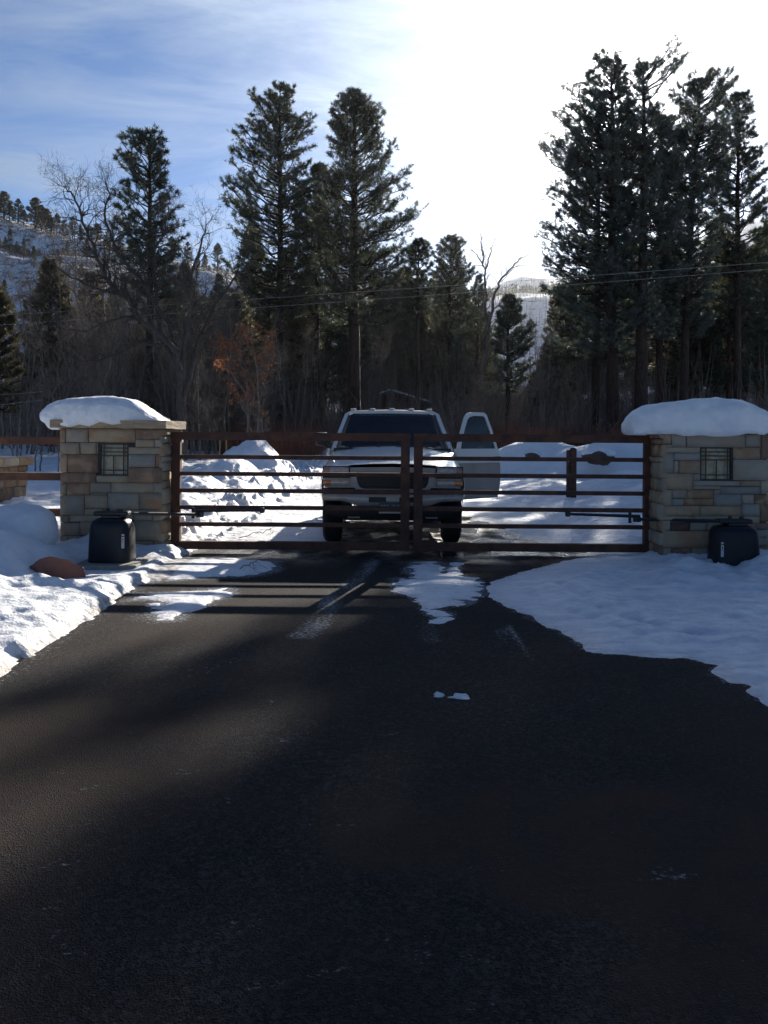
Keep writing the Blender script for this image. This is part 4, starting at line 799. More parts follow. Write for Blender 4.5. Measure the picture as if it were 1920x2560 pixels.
def pillar(label, x0, x1, yf, yb, ztop, rects, Yface, win, sides, seed0):
    t = thing('stone_pillar', label, 'pillar', ((x0 + x1) / 2, (yf + yb) / 2, 0)); ox, oy = (x0 + x1) / 2, (yf + yb) / 2
    wx0, wx1, wz0, wz1 = win
    m = MB(); d = .03
    m.box(x0 - ox + d, wx0 - ox, yf - oy + d, yb - oy - d, -.3, ztop); m.box(wx1 - ox, x1 - ox - d, yf - oy + d, yb - oy - d, -.3, ztop)
    m.box(wx0 - ox, wx1 - ox, yf - oy + d, yb - oy - d, -.3, wz0); m.box(wx0 - ox, wx1 - ox, yf - oy + d, yb - oy - d, wz1, ztop); m.box(wx0 - ox, wx1 - ox, yf - oy + .16, yb - oy - d, wz0, wz1)
    m.build('core', M['mortar'], t)
    rg = random.Random(seed0)
    for k, (a0, a1, z0, z1, mi) in enumerate(rects):
        stone_obj(t, lambda a, d_, z: (a - ox, yf - oy - d_, z), a0, a1, z0, z1, .05, mi, seed0 + k, rg.uniform(-.006, .006))
    z = -.1; k = 0
    for side in sides:
        z = -.1
        while z < ztop - .02:
            h = min(rg.choice((.07, .1, .12, .16, .2)), ztop - z)
            if ztop - z - h < .05: h = ztop - z
            L_ = yb - yf; a = .0
            while a < L_ - .01:
                wd_ = rg.uniform(.18, .5); wd_ = L_ - a if L_ - a - wd_ < .12 else wd_
                fx = (lambda a_, d_, z_: (x1 - ox + d_, yf - oy + a_, z_)) if side > 0 else (lambda a_, d_, z_: (x0 - ox - d_, yf - oy + a_, z_))
                stone_obj(t, fx, a + (.003 if a == 0 else 0), a + wd_, z, z + h, .05, rg.choice((SB, ST, SB, SG, SR, ST)), seed0 + 300 + k, rg.uniform(0, .035)); a += wd_; k += 1
            z += h
    # lantern in the recess
    lan = MB(); c = .018; y0 = yf - oy + .03; lx0, lx1 = wx0 - ox + .003, wx1 - ox - .003
    lan.box(lx0, lx0 + c, y0, y0 + .03, wz0, wz1); lan.box(lx1 - c, lx1, y0, y0 + .03, wz0, wz1); lan.box(lx0 + c, lx1 - c, y0, y0 + .03, wz0, wz0 + c); lan.box(lx0 + c, lx1 - c, y0, y0 + .03, wz1 - c, wz1)
    fo = lan.build('window_frame', M['black_steel'], t)
    W_, H_ = lx1 - lx0, wz1 - wz0; b2 = MB(); q = .007
    for fx in (.17, .84): b2.box(lx0 + W_ * fx - q, lx0 + W_ * fx + q, y0 - .012, y0 - .002, wz0, wz1)
    for fz in (.86, .74, .62, .17): b2.box(lx0, lx1, y0 - .024, y0 - .0125, wz0 + H_ * fz - q, wz0 + H_ * fz + q)
    b2.box(lx0 + W_ * .5 - q, lx0 + W_ * .5 + q, y0 - .0115, y0 - .003, wz0, wz0 + H_ * .62)
    b2.build('grille', M['black_steel'], fo)
    g_ = MB(); g_.box(lx0 + c, lx1 - c, y0 + .035, y0 + .045, wz0 + c, wz1 - c); g_.build('pane', M['art_glass'], fo)
    return t, ox, oy
def rects_from(lst, s, oxp, oyp, Yf):
    out = []
    for x0, x1, y0, y1, mi in lst:
        a = P(oxp + x0 / s, oyp + y1 / s, Yf); b = P(oxp + x1 / s, oyp + y0 / s, Yf); out.append((a[0], b[0], a[2], b[2], mi))
    return out
YL = 10.9
L_st = [(495, 545, 403, 518, ST), (545, 731, 403, 518, SG), (731, 1120, 403, 518, ST), (1120, 1347, 403, 492, SR), (1120, 1282, 492, 558, SB), (1282, 1347, 492, 558, SG),
        (495, 660, 518, 616, SB), (660, 800, 518, 616, SB), (1063, 1347, 558, 615, SB), (495, 558, 616, 769, ST), (558, 813, 616, 769, SR), (800, 813, 518, 616, SB), (1063, 1286, 615, 725, SU), (1286, 1347, 615, 725, SO),
        (495, 794, 769, 855, SR), (794, 1060, 794, 853, SB), (1060, 1347, 725, 853, SR), (495, 551, 855, 955, SB), (551, 744, 855, 955, SR), (744, 918, 853, 938, SG), (918, 1268, 853, 938, SB), (1268, 1347, 853, 938, SG),
        (744, 888, 938, 955, SG), (495, 698, 955, 1124, SG), (698, 890, 955, 1068, SB), (890, 1152, 938, 1075, SG), (1152, 1347, 938, 1075, ST), (698, 842, 1068, 1122, SB), (842, 1347, 1075, 1114, SG),
        (495, 570, 1124, 1182, SB), (570, 842, 1122, 1178, SB), (842, 1102, 1114, 1172, SG), (1102, 1260, 1114, 1170, SG), (1260, 1347, 1114, 1170, SB), (495, 662, 1182, 1293, SG), (662, 1105, 1178, 1290, SB), (1105, 1347, 1170, 1335, SB),
        (495, 556, 1293, 1354, SB), (556, 733, 1293, 1354, SG), (733, 1105, 1290, 1352, SB), (495, 733, 1354, 1445, SB), (733, 1105, 1352, 1445, ST), (1105, 1268, 1335, 1412, ST), (1268, 1347, 1335, 1500, SB), (1105, 1268, 1412, 1500, SG), (495, 800, 1445, 1560, SG), (800, 1105, 1445, 1560, SB), (1105, 1347, 1500, 1560, SB)]
L_re = rects_from(L_st, 3.318, 0, 950, YL)
lx0, lx1 = L_re[0][0], max(q[1] for q in L_re); a = P(813 / 3.318, 950 + 794 / 3.318, YL); b = P(1063 / 3.318, 950 + 528 / 3.318, YL)
ztopL = P(300, 950 + 403 / 3.318, YL)[2]
for i, q in enumerate(L_re):
    q = list(q)
    if abs(q[3] - L_re[0][3]) < .02: q[3] = ztopL
    L_re[i] = tuple(q)
YLb = 11.88
pL, oxL, oyL = pillar('square stone gate pillar left of the gate, its cap and small grid window bare', lx0, lx1, YL, YLb, ztopL, L_re, YL, (a[0], b[0], a[2], b[2]), (1,), 1000)
YR = 10.72
R_st = [(300, 412, 125, 264, ST), (300, 412, 264, 300, SB), (412, 608, 125, 300, SG), (608, 1368, 125, 303, SG), (1368, 1572, 125, 300, SG), (1572, 1680, 125, 462, SR),
        (300, 785, 300, 377, SB), (443, 785, 377, 475, SU), (300, 443, 377, 638, SG), (443, 508, 475, 638, SG), (508, 785, 475, 645, ST), (785, 785.1, 0, .1, SG),
        (1212, 1572, 300, 462, ST), (1212, 1680, 462, 733, SG), (300, 692, 638, 853, ST), (692, 785, 645, 738, SG), (692, 1302, 738, 803, SG), (1302, 1572, 733, 812, ST), (1572, 1680, 733, 912, SB),
        (692, 1048, 803, 850, SG), (1048, 1572, 812, 910, SU), (300, 418, 853, 1060, SB), (418, 612, 850, 970, SG), (418, 572, 970, 1060, SU), (612, 962, 850, 970, SO), (572, 962, 970, 1060, SO), (962, 1048, 850, 910, SG), (962, 1325, 910, 1065, SU), (1325, 1480, 912, 1036, SG), (1480, 1680, 912, 1036, SO),
        (300, 778, 1060, 1194, ST), (778, 1318, 1065, 1196, ST), (1318, 1558, 1036, 1196, SU), (1558, 1680, 1036, 1275, SO), (300, 685, 1194, 1250, SB), (685, 1558, 1196, 1280, SB), (300, 402, 1250, 1386, SB), (402, 652, 1280, 1388, SD), (652, 878, 1280, 1388, SG), (878, 1400, 1280, 1386, SB), (1400, 1680, 1280, 1372, SR), (402, 685, 1250, 1280, SG),
        (300, 918, 1388, 1606, ST), (918, 1502, 1386, 1500, SB), (1502, 1680, 1372, 1473, SG), (1502, 1680, 1473, 1578, SG), (918, 1502, 1500, 1606, SG), (300, 412, 1606, 1800, SB), (412, 678, 1606, 1718, SR), (678, 898, 1606, 1718, SG), (412, 548, 1718, 1800, SG), (548, 898, 1718, 1800, SB), (898, 1518, 1606, 1800, ST), (1518, 1680, 1578, 1702, SR), (1518, 1680, 1702, 1800, SD), (300, 900, 1800, 1860, SG), (900, 1680, 1800, 1860, SG)]
R_st = [q for q in R_st if q[1] - q[0] > 1]
R_re = rects_from(R_st, 5.184, 1600, 1060, YR); rx0, rx1 = min(q[0] for q in R_re), max(q[1] for q in R_re)
a = P(1600 + 785 / 5.184, 1060 + 733 / 5.184, YR); b = P(1600 + 1212 / 5.184, 1060 + 303 / 5.184, YR); ztopR = P(1760, 1060 + 125 / 5.184, YR)[2]
R_re = [tuple([q[0], q[1], q[2], ztopR if q[3] > ztopR - .03 else q[3], q[4]]) for q in R_re]
pR, oxR, oyR = pillar('square stone gate pillar right of the gate under a thick snow cushion', rx0, rx1, YR, YR + .72, ztopR, R_re, YR, (a[0], b[0], a[2], b[2]), (-1,), 2000)
def cap_slabs(t, ox, oy, x0, x1, y0, y1, z0, z1, cuts, seed):
    r = random.Random(seed); xs_ = [x0] + [x0 + (x1 - x0) * c for c in cuts] + [x1]
    for i in range(len(xs_) - 1):
        m = MB(); vs = m.box(xs_[i] + .002 - ox, xs_[i + 1] - .002 - ox, y0 - oy, y1 - oy, z0, z1 + r.uniform(-.003, .003)); bmesh.ops.subdivide_edges(m.b, edges=m.b.edges[:], cuts=3, use_grid_fill=True)
        for v in m.b.verts: v.co += Vector((0 if abs(v.co.x - (xs_[i] - ox)) < .004 else r.uniform(-.004, .004), r.uniform(-.009, .009), r.uniform(-.004, .004)))
        m.build('cap_stone', STONES[(SB, ST, SB, SG)[i % 4]], t)
zc0 = ztopL + .003; zc1 = zc0 + .105
cap_slabs(pL, oxL, oyL, lx0 - .11, lx1 + .05, YL - .05, YLb + .06, zc0, zc1, (.36, .72), 1)
cap_slabs(pR, oxR, oyR, rx0 - .05, rx1 + .08, YR - .04, YR + .77, ztopR + .003, ztopR + .11, (.3, .66), 2)

def snow_cushion(label, top, bot, s, ox_, oy_, Yf, depth, seed, mid=.1):
    """top/bot: outline points in a crop of the photo; the cushion has the pillar's depth"""
    Ym = Yf + depth * mid; tp = [P(ox_ + x / s, oy_ + y / s, Ym) for x, y in top]; bt = [(P(ox_ + x / s, oy_ + y / s, Ym)[0], 0, P(ox_ + x / s, oy_ + y / s, Yf)[2]) for x, y in bot]
    tx = [p[0] for p in tp]; tz = [p[2] for p in tp]; bx = [p[0] for p in bt]; bz = [p[2] for p in bt]
    n = 110; m = 44; x0, x1 = tx[0], tx[-1]; rows = []; e = 0.5 - 0.5 * np.cos(np.linspace(0, math.pi, n)); xs_ = x0 + (x1 - x0) * e
    for x in xs_:
        zt, zb = np.interp(x, tx, tz), np.interp(x, bx, bz); f = min((x - x0) / .42, (x1 - x) / .55, 1); f = max(f, 0) ** .5
        hd = depth * .5 * (.55 + .45 * f); row = []; zt = max(zt, zb + .004)
        for k in range(m):
            th = math.pi * k / (m - 1); c, s_ = math.cos(th), math.sin(th)
            yy_ = Yf + depth * .5 - hd * math.copysign(abs(c) ** .55, c); zz_ = zb + (zt - zb) * (abs(s_) ** .62)
            nn_ = float(fbm(np.array([x * 2.2]), np.array([k * .15 + seed]), 3, seed)[0]) + .35 * float(fbm(np.array([x * 9.]), np.array([k * .8 + seed]), 3, seed + 3)[0]); ed = 1 if 0 < k < m - 1 else .3
            row.append((x + .006 * nn_, yy_ - .012 * nn_ * ed, zz_ + .03 * nn_ * ed * (1 if f > .3 else 0)))
        rows.append(row)
    mm = MB(); vs = mm.grid(rows, close=True)
    mm.b.faces.new(vs[0]); mm.b.faces.new(vs[-1])
    o = mm.build('snow_cushion', M['snow_cap'], None, smooth=180); return tag(o, label, 'snow')
snow_cushion('smooth snow cushion sliding left off the cap of the left stone pillar',
    [(297, 285), (302, 250), (325, 215), (360, 185), (450, 152), (560, 136), (700, 128), (880, 128), (1020, 140), (1080, 165), (1150, 215), (1240, 285), (1325, 343)],
    [(297, 290), (315, 330), (370, 358), (400, 392), (440, 410), (500, 402), (520, 372), (600, 388), (680, 366), (760, 384), (850, 350), (950, 372), (1050, 358), (1130, 345), (1325, 345)], 3.318, 0, 950, YL - .07, 1.02, 3)
snow_cushion('thick domed snow cushion covering the cap of the right stone pillar',
    [(466, 385), (470, 345), (490, 312), (540, 265), (640, 210), (780, 180), (1000, 160), (1200, 163), (1380, 175), (1450, 205), (1560, 265), (1650, 320), (1740, 380)],
    [(466, 390), (475, 425), (500, 455), (540, 448), (690, 450), (800, 450), (870, 468), (1000, 462), (1100, 472), (1200, 470), (1290, 455), (1360, 436), (1450, 442), (1500, 452), (1520, 436), (1600, 415), (1740, 384)], 3.318, 1420, 950, YR - .10, .84, 8, .6)

# low stone pillar at the far left, seen on its sunny side
def small_pillar():
    x1, ya, yb_ = -7.12, 15.2, 17.1; t = thing('stone_pillar', 'low sunlit stone pillar at the left edge behind the rail fence', 'pillar', (-7.6, 16.1, 0)); ox, oy = -7.6, 16.1
    zt = 0.92; m = MB(); m.box(-.45, x1 - ox - .04, ya - oy + .03, yb_ - oy - .03, -.2, zt); m.build('core', M['mortar'], t)
    rg = random.Random(4); z = -.1; k = 0
    while z < zt - .02:
        h = min(rg.choice((.12, .17, .2, .24)), zt - z); h = zt - z if zt - z - h < .07 else h
        for face in (0, 1):
            L_ = (yb_ - ya) if face == 0 else .9; a = 0
            while a < L_ - .01:
                wd_ = rg.uniform(.25, .6); wd_ = L_ - a if L_ - a - wd_ < .18 else wd_
                fx = (lambda a_, d_, z_: (x1 - ox + d_, ya - oy + a_, z_)) if face == 0 else (lambda a_, d_, z_: (x1 - ox - a_, ya - oy - d_, z_))
                stone_obj(t, fx, a, a + wd_, z, z + h, .05, rg.choice((SW, SW, ST, SO)), 3000 + k, rg.uniform(0, .03)); a += wd_; k += 1
        z += h
    for i in range(3):
        m = MB(); y0 = ya - oy - .1 + i * .7; m.box(-.6, x1 - ox + .12, y0 + .003, y0 + .697, zt + .003, zt + .17, .045, 2); m.build('cap_stone', STONES[SW if i != 1 else SB], t, smooth=40)
small_pillar()

# ------------------------------------------------------------------ fence left of the left pillar
fen = thing('rail_fence', 'rusty three-rail steel fence running left from the left stone pillar', 'fence', (-6.5, 11.35, 0))
for v0, v1 in ((1092, 1111), (1182, 1201), (1272, 1291)):
    za, zb_ = P(70, v1, 11.3)[2], P(70, v0, 11.3)[2]; m = MB(); m.box(-3.6, lx0 + 6.5 - .002, -.05, .05, za, zb_, .006); m.build('rail', M['rust'], fen)
for x in (-3.65,):
    m = MB(); m.box(x - .05, x + .05, -.051, .051, -.3, 1.53, .006); m.build('post', M['rust'], fen)
# ------------------------------------------------------------------ gate
YG = 11.2
def gate_leaf(label, ux0, ux1, hinge_left):
    x0, x1 = P(ux0, 1230, YG)[0], P(ux1, 1230, YG)[0]
    t = thing('gate_leaf', label, 'gate', (x0 if hinge_left else x1, YG + .05, 0)); o = t.location.x
    zt, zb_ = 1.585, 0.052; tb = .104; pw = .115
    def miter(pts): m = MB(); m.prism(pts, -.05, .05); return m
    m = miter([(x0 - o, zb_), (x0 - o + pw, zb_ + tb), (x0 - o + pw, zt - tb), (x0 - o, zt)]); m.build('stile', M['rust'], t)
    m = miter([(x1 - o, zb_), (x1 - o, zt), (x1 - o - pw, zt - tb), (x1 - o - pw, zb_ + tb)]); m.build('stile', M['rust'], t)
    m = miter([(x0 - o + .001, zt), (x0 - o + pw + .001, zt - tb), (x1 - o - pw - .001, zt - tb), (x1 - o - .001, zt)]); m.build('top_rail', M['rust'], t)
    m = miter([(x0 - o + .001, zb_), (x1 - o - .001, zb_), (x1 - o - pw - .001, zb_ + tb), (x0 - o + pw + .001, zb_ + tb)]); m.build('bottom_rail', M['rust'], t)
    n = 5; g0, g1 = zb_ + tb, zt - tb
    for k in range(1, n + 1):
        z = g0 + (g1 - g0) * k / (n + 1); m = MB(); m.box(x0 - o + pw - .002, x1 - o - pw + .002, -.026, .026, z - .027, z + .027, .004); m.build('bar', M['rust'], t)
    # hinges
    hx = 0.0; sg = -1 if hinge_left else 1
    for z in (1.33, .55):
        m = MB(); m.box(min(hx, hx + sg * .11), max(hx, hx + sg * .11), -.02, .03, z - .055, z + .05, .004); m.cyl((hx + sg * .05, -.035, z - .10), (hx + sg * .05, -.035, z + .1), .022, n=10); m.build('hinge', M['black_steel'], t)
    return t, x0, x1
gl, glx0, glx1 = gate_leaf('left leaf of the rusty steel driveway gate, hung on the left stone pillar', 427.5, 1024, True)
gr, grx0, grx1 = gate_leaf('right leaf of the rusty steel driveway gate, hung on the right stone pillar', 1034.5, 1634, False)

# ------------------------------------------------------------------ gate openers
def opener(label, uc, vb, Yc, wd_, ht, sgn, sticker_u):
    x, _, zb_ = P(uc, vb, Yc); t = thing('gate_opener', label, 'gate opener', (x, Yc, zb_))
    m = MB(); rows = []; n = 24
    for f, sx, sy in ((0, 1.0, 1.0), (.02, 1.0, 1.0), (.4, .975, .97), (.75, .94, .93), (.86, .91, .90), (.93, .84, .84), (.975, .72, .74), (1.0, .52, .56)):
        row = []
        for k in range(n):
            th = 2 * math.pi * k / n; c, s_ = math.cos(th), math.sin(th)
            row.append((wd_ / 2 * sx * math.copysign(abs(c) ** .42, c), .21 * sy * math.copysign(abs(s_) ** .42, s_), ht * f))
        rows.append(row)
    vs = m.grid(rows, close=True); m.b.faces.new(vs[0][::-1]); m.b.faces.new(vs[-1]); m.build('cover', M['black_plastic'], t, smooth=50)
    m = MB(); m.box(-.10, .12, -.12, .1, ht - .002, ht + .03, .008); m.box(-.20 * 1, .20, -.09, .07, ht + .022, ht + .075, .018, 2); m.cyl((-.05, -.02, ht + .07), (-.05, -.02, ht + .11), .022, n=10); m.cyl((.09, -.02, ht + .07), (.09, -.02, ht + .10), .03, n=10)
    m.build('drive_head', M['black_steel'], t)
    m = MB(); sx = sticker_u * wd_; m.box(sx - .016, sx + .016, -.2195, -.2165, ht * .34, ht * .66); st = m.build('sticker', M['white_label'], t)
    m = MB(); m.box(sx - .0155, sx + .0155, -.2208, -.2198, ht * .60, ht * .625); m.box(sx - .004, sx + .006, -.2208, -.2198, ht * .52, ht * .57); m.box(sx - .006, sx + .003, -.2208, -.2198, ht * .48, ht * .512); m.build('print', M['black_trim'], st)
    m = MB(); rq = random.Random(3); 
    for k in range(7): m.box(-.06 + k * .014, -.05 + k * .014, -.172, -.168, ht * .895, ht * (.905 + rq.uniform(0, .006)))
    m.box(.045, .075, -.170, -.166, ht * .913, ht * .921); m.box(.068, .076, -.172, -.168, ht * .896, ht * .915)
    m.build('logo', M['grey_paint'], t)
    return t, x, zb_
oL, oLx, oLz = opener('black plastic gate opener box at the foot of the left stone pillar', 281, 1401, 9.95, .49, .50, 1, .38)
oR, oRx, oRz = opener('black plastic gate opener box half sunk in snow by the right stone pillar', 1833, 1424, 10.28, .545, .535, -1, -.40)
m = MB(); m.box(-.34, .38, -.36, .3, -.22, 0, .012); m.b.verts.ensure_lookup_table(); pad = m.build('concrete_pad', M['concrete']); pad.location = (oLx, 9.95, oLz - .003); tag(pad, 'rough concrete pad under the left gate opener box', 'pad')
def arm(label, pts1, Y0, pts2, parent_leaf):
    (ua, va), (ub, vb) = pts1; a = Vector(P(ua, va, Y0)); b = Vector(P(ub, vb, 11.12)); t = thing('opener_arm', label, 'arm', tuple(a))
    m = MB(); m.cyl((0, 0, 0), b - a, .02, n=8); m.build('lever', M['black_steel'], t)
    (uc, vc), (ud, vd) = pts2; c = Vector(P(uc, vc, 11.12)); d = Vector(P(ud, vd, 11.17)); m = MB(); m.cyl(c - a, d - a, .022, .018, n=8); m.build('push_bar', M['black_steel'], t)
    m = MB(); q = b - a; m.box(q.x - .05, q.x + .05, q.y - .03, q.y + .03, q.z - .035, q.z + .035, .01); m.build('joint', M['black_steel'], t); m = MB(); m.cyl(q + Vector((-.09, 0, -.05)), q + Vector((-.09, 0, .09)), .02, n=10); m.build('pivot_pin', M['black_steel'], t); m = MB()
    q = d - a; m.box(q.x - .03, q.x + .03, q.y - .02, q.y + .05, q.z - .035, q.z + .035, .008); m.build('joint', M['black_steel'], t); return t
arm('black swing arm from the left opener box to the left gate leaf', ((300, 1284), (500, 1286)), 9.93, ((482, 1277), (655, 1276)), gl)
arm('black swing arm from the right opener box to the right gate leaf', ((1800, 1303), (1592, 1298)), 10.25, ((1600, 1291), (1420, 1285)), gr)

# ------------------------------------------------------------------ boulders
def rock(name, label, loc, rad, mat, seed, rough=.16, cut=None, deep=0.0, kind=None, parent=None, cat='boulder', sub=4):
    m = MB(); bmesh.ops.create_icosphere(m.b, subdivisions=sub, radius=1.0); r = np.random.default_rng(seed)
    off = r.uniform(0, 50, 3); pls = [(Vector(r.normal(0, 1, 3)).normalized(), r.uniform(.72, .95) - deep * r.uniform(.3, 1)) for _ in range(9)]
    for v in m.b.verts:
        c = v.co.copy()
        for nrm, d in pls:
            e = c.dot(nrm) - d
            if e > 0: c -= nrm * e * .85
        k = float(fbm(np.array([c.x * 1.6 + off[0]]), np.array([c.y * 1.6 + c.z * 2.1 + off[1]]), 4, seed)[0]); c *= 1 + rough * k
        v.co = Vector((c.x * rad[0], c.y * rad[1], c.z * rad[2]))
    o = m.build(name, mat, parent, smooth=180 if mat is M['snow_cap'] else 35)
    o.location = loc
    if label: tag(o, label, cat)
    return o
bl = rock('boulder', 'snow-covered boulder against the left stone pillar', (-4.36, 10.3, .26), (.36, .36, .30), M['grey_rock'], 5, sub=3)
rock('snow', None, (-.02, -.05, .12), (.50, .47, .34), M['snow_cap'], 6, rough=.07, parent=bl)
o = rock('rock', 'flat red sandstone rock poking out of the snow bank at left', (-3.48, 8.98, .06), (.47, .34, .25), M['red_rock'], 27, rough=.25, deep=.5, cat='rock', sub=4); o.rotation_euler = (0, R(10), R(-14))
for k_, (u, v, a_) in enumerate(((1098, 1741, .03), (1154, 1744, .062))):
    x_, y_ = G(u, v); o = rock('snow_clump', ('small flat clump of snow alone on the asphalt, the left of two', 'larger flat clump of snow alone on the asphalt, the right of two')[k_], (x_, y_, .004), (a_, a_ * .6, .022), M['snow_cap'], 40 + k_, rough=.6, cat='snow clump', sub=4)
for k_, (u, v, w_, lb) in enumerate(((640, 1350, .5, 'small dry weed skeleton lying on the snow behind the left gate leaf'), (625, 1432, .25, 'dead twig half buried in the snow in front of the left gate leaf'))):
    x_, y_ = G(u, v); q_ = [(np.array([[-w_ * .5, 0, .01], [-.1 * w_, .04, .08], [.25 * w_, 0, .10], [.5 * w_, .05, .16]]), .007, .003)]
    V_, F_, _t = bare_data(500 + k_, q_, depth=2, nchild=3, ln0=.16, wr=.0025); o = link('twig', np_mesh('twig', V_, F_), M['oak']); o.location = (x_, y_, .02); tag(o, lb, 'twig')
rk = rock('boulder', 'dark snow-topped boulder in the snow bank behind the right gate leaf', (P(1500, 1136, 24)[0], 24.2, P(1500, 1136, 24)[2] - .1), (.52, .4, .2), M['grey_rock'], 8, rough=.4, sub=3)
rock('snow', None, (.05, .12, .12), (.50, .4, .14), M['snow_cap'], 9, rough=.05, parent=rk, sub=3)
rk = rock('rock', 'small dark rock in the snow right of the open truck door', (P(1330, 1139, 22.5)[0], 22.5, P(1330, 1141, 22.5)[2]), (.22, .2, .10), M['grey_rock'], 10, cat='rock', sub=2)
for i, (u, v, rx_) in enumerate(((28, 560, 4.6), (150, 583, 3.8), (90, 575, 2.2), (190, 618, 2.6), (60, 600, 1.8))):
    y = 268.0; x, _, z = P(u, v, y); z2 = float(lz(np.array([x]), np.array([y]))[0])
    rock('rock_ledge', 'dark red rock ledge jutting from the snow high on the left hillside', (x, y, z2 + .5), (rx_, 2.2, 1.5), M['grey_rock'], 20 + i, cat='rock ledge', sub=2)['group'] = 'rock ledges on the hillside'

# ------------------------------------------------------------------ power lines
def wire(label, a, b, c, Y0, Y1, sag, rad=.022):
    p0, p2 = Vector(P(*a, Y0)), Vector(P(*b, Y1)); n = 24; Q = []
    for i in range(n + 1):
        f = i / n; q = p0.lerp(p2, f); q.z -= sag * 4 * f * (1 - f); Q.append(q)
    Q = np.array(Q); V_, F_ = tubes(Q[:-1], Q[1:], np.full(n, rad), np.full(n, rad), 5)
    tag(link('power_line', np_mesh('power_line', V_, F_), M['wire']), label, 'wire')
wire('upper of the two thin power lines sloping across the trees', (-400, 812), (2300, 626), 0, 33, 37, .12, .0065)
wire('lower of the two thin power lines sloping across the trees', (-400, 838), (2300, 642), 0, 33.5, 37.5, .12, .0065)
wire('short bright guy wire at the left edge, the upper one', (-300, 1010), (108, 979), 0, 26, 26.5, .0, .006)
wire('short bright guy wire at the left edge, the lower one', (-300, 1045), (108, 1000), 0, 26, 26.4, .0, .006)

# ------------------------------------------------------------------ small things behind the gate
def ped():
    u, Yp = 1428, 19.3; x = P(u, 1200, Yp)[0]; t = thing('keypad_post', 'rusty steel keypad post standing in snow behind the right gate leaf', 'post', (x, Yp, 0))
    w_ = 23 / FP * Yp; zt = P(u, 1122, Yp)[2]; m = MB(); m.box(-.02, w_ / 2 + .005, -.06, .1, -.1, zt, .01); m.build('post', M['rust'], t)
    m = MB(); m.box(-w_ / 2, -.045, -.04, .06, .02, zt - .03, .006); m.build('side_plate', M['rust'], t)
    m = MB(); m.box(-.045, -.0205, -.03, .05, zt - .55, zt - .1, .004); k = m.build('keypad', M['black_steel'], t)
    m = MB(); m.box(-w_ / 2 + .01, -.055, -.052, -.041, zt - .3, zt - .2); m.build('label_plate', M['pale_post'], t)
    m = MB()
    bmesh.ops.create_uvsphere(m.b, u_segments=12, v_segments=8, radius=.06, matrix=Matrix.Translation((.04, .02, zt)) @ Matrix.Diagonal((1, 1, .45, 1))); m.build('cap', M['rust'], t, smooth=180)
ped()
for i, (u, vt) in enumerate(((548, 1092), (567, 1090))):
    Ys = 27.0 - i * 1.2; x, _, z = P(u, 1150 - 22 * i, Ys); gz = ground_z(x, Ys) - .1; zt = P(u, vt, Ys)[2]; m = MB(); m.box(-.022, .022, -.02, .02, -.2, zt - gz, .003); o = m.build('stake', M['wood']); o.location = (x, Ys, gz); o.rotation_euler = (0, R(1.5 - 3 * i), 0)
    tag(o, ('yellow wooden stake in the snow, the left of the pair behind the snow heap', 'yellow wooden stake in the snow, the right of the pair behind the snow heap')[i], 'stake')
def cabin():
    Yc = 58.0; x0, x1 = P(946, 1000, Yc)[0], P(1082, 1000, Yc)[0]; xp = P(976, 1000, Yc)[0]; zg = float(base_z(np.array([0.]), np.array([Yc]))[0])
    zpk = P(976, 976, Yc)[2]; zl = P(952, 986, Yc)[2]; zr = P(1080, 1008, Yc)[2]
    t = thing('cabin', 'small dark red cabin with snow on its green-edged roof behind the truck', 'cabin', (x0, Yc, zg)); X0 = x0
    m = MB(); m.prism([(0.15, 0), (x1 - X0 - .2, 0), (x1 - X0 - .2, zr - zg - .08), (xp - X0, zpk - zg - .12), (.15, zl - zg - .08)], 0.2, 4); m.build('wall', M['red_wall'], t)
    m = MB(); m.prism([(0, zl - zg), (xp - X0, zpk - zg), (x1 - X0, zr - zg), (x1 - X0, zr - zg - .12), (xp - X0, zpk - zg - .12), (0, zl - zg - .12)], 0, 4.2); rf = m.build('roof', M['green_trim'], t)
    rows = []; n = 16
    for i in range(n + 1):
        x = (x1 - X0) * i / n; z = np.interp(x, [0, xp - X0, x1 - X0], [zl - zg, zpk - zg, zr - zg]); e = .08 + .07 * abs(math.sin(i * 1.7)) if i not in (0, n) else .015
        rows.append([(x, -.04, z + .003), (x, -.06, z + e * .6), (x, .1, z + e), (x, 4.1, z + e), (x, 4.22, z + .003)])
    m = MB(); m.grid(rows); m.build('roof_snow', M['snow_cap'], rf, smooth=180)
    m = MB(); m.box(.5, 1.3, .15, .198, 0, 2.0); m.build('door', M['dark'], t); m = MB(); m.box(1.9, 2.8, .15, .198, 1.0, 1.7); wf = m.build('window', M['green_trim'], t); m = MB(); m.box(1.97, 2.73, .13, .148, 1.06, 1.64); m.build('pane', M['dark'], wf)
cabin()
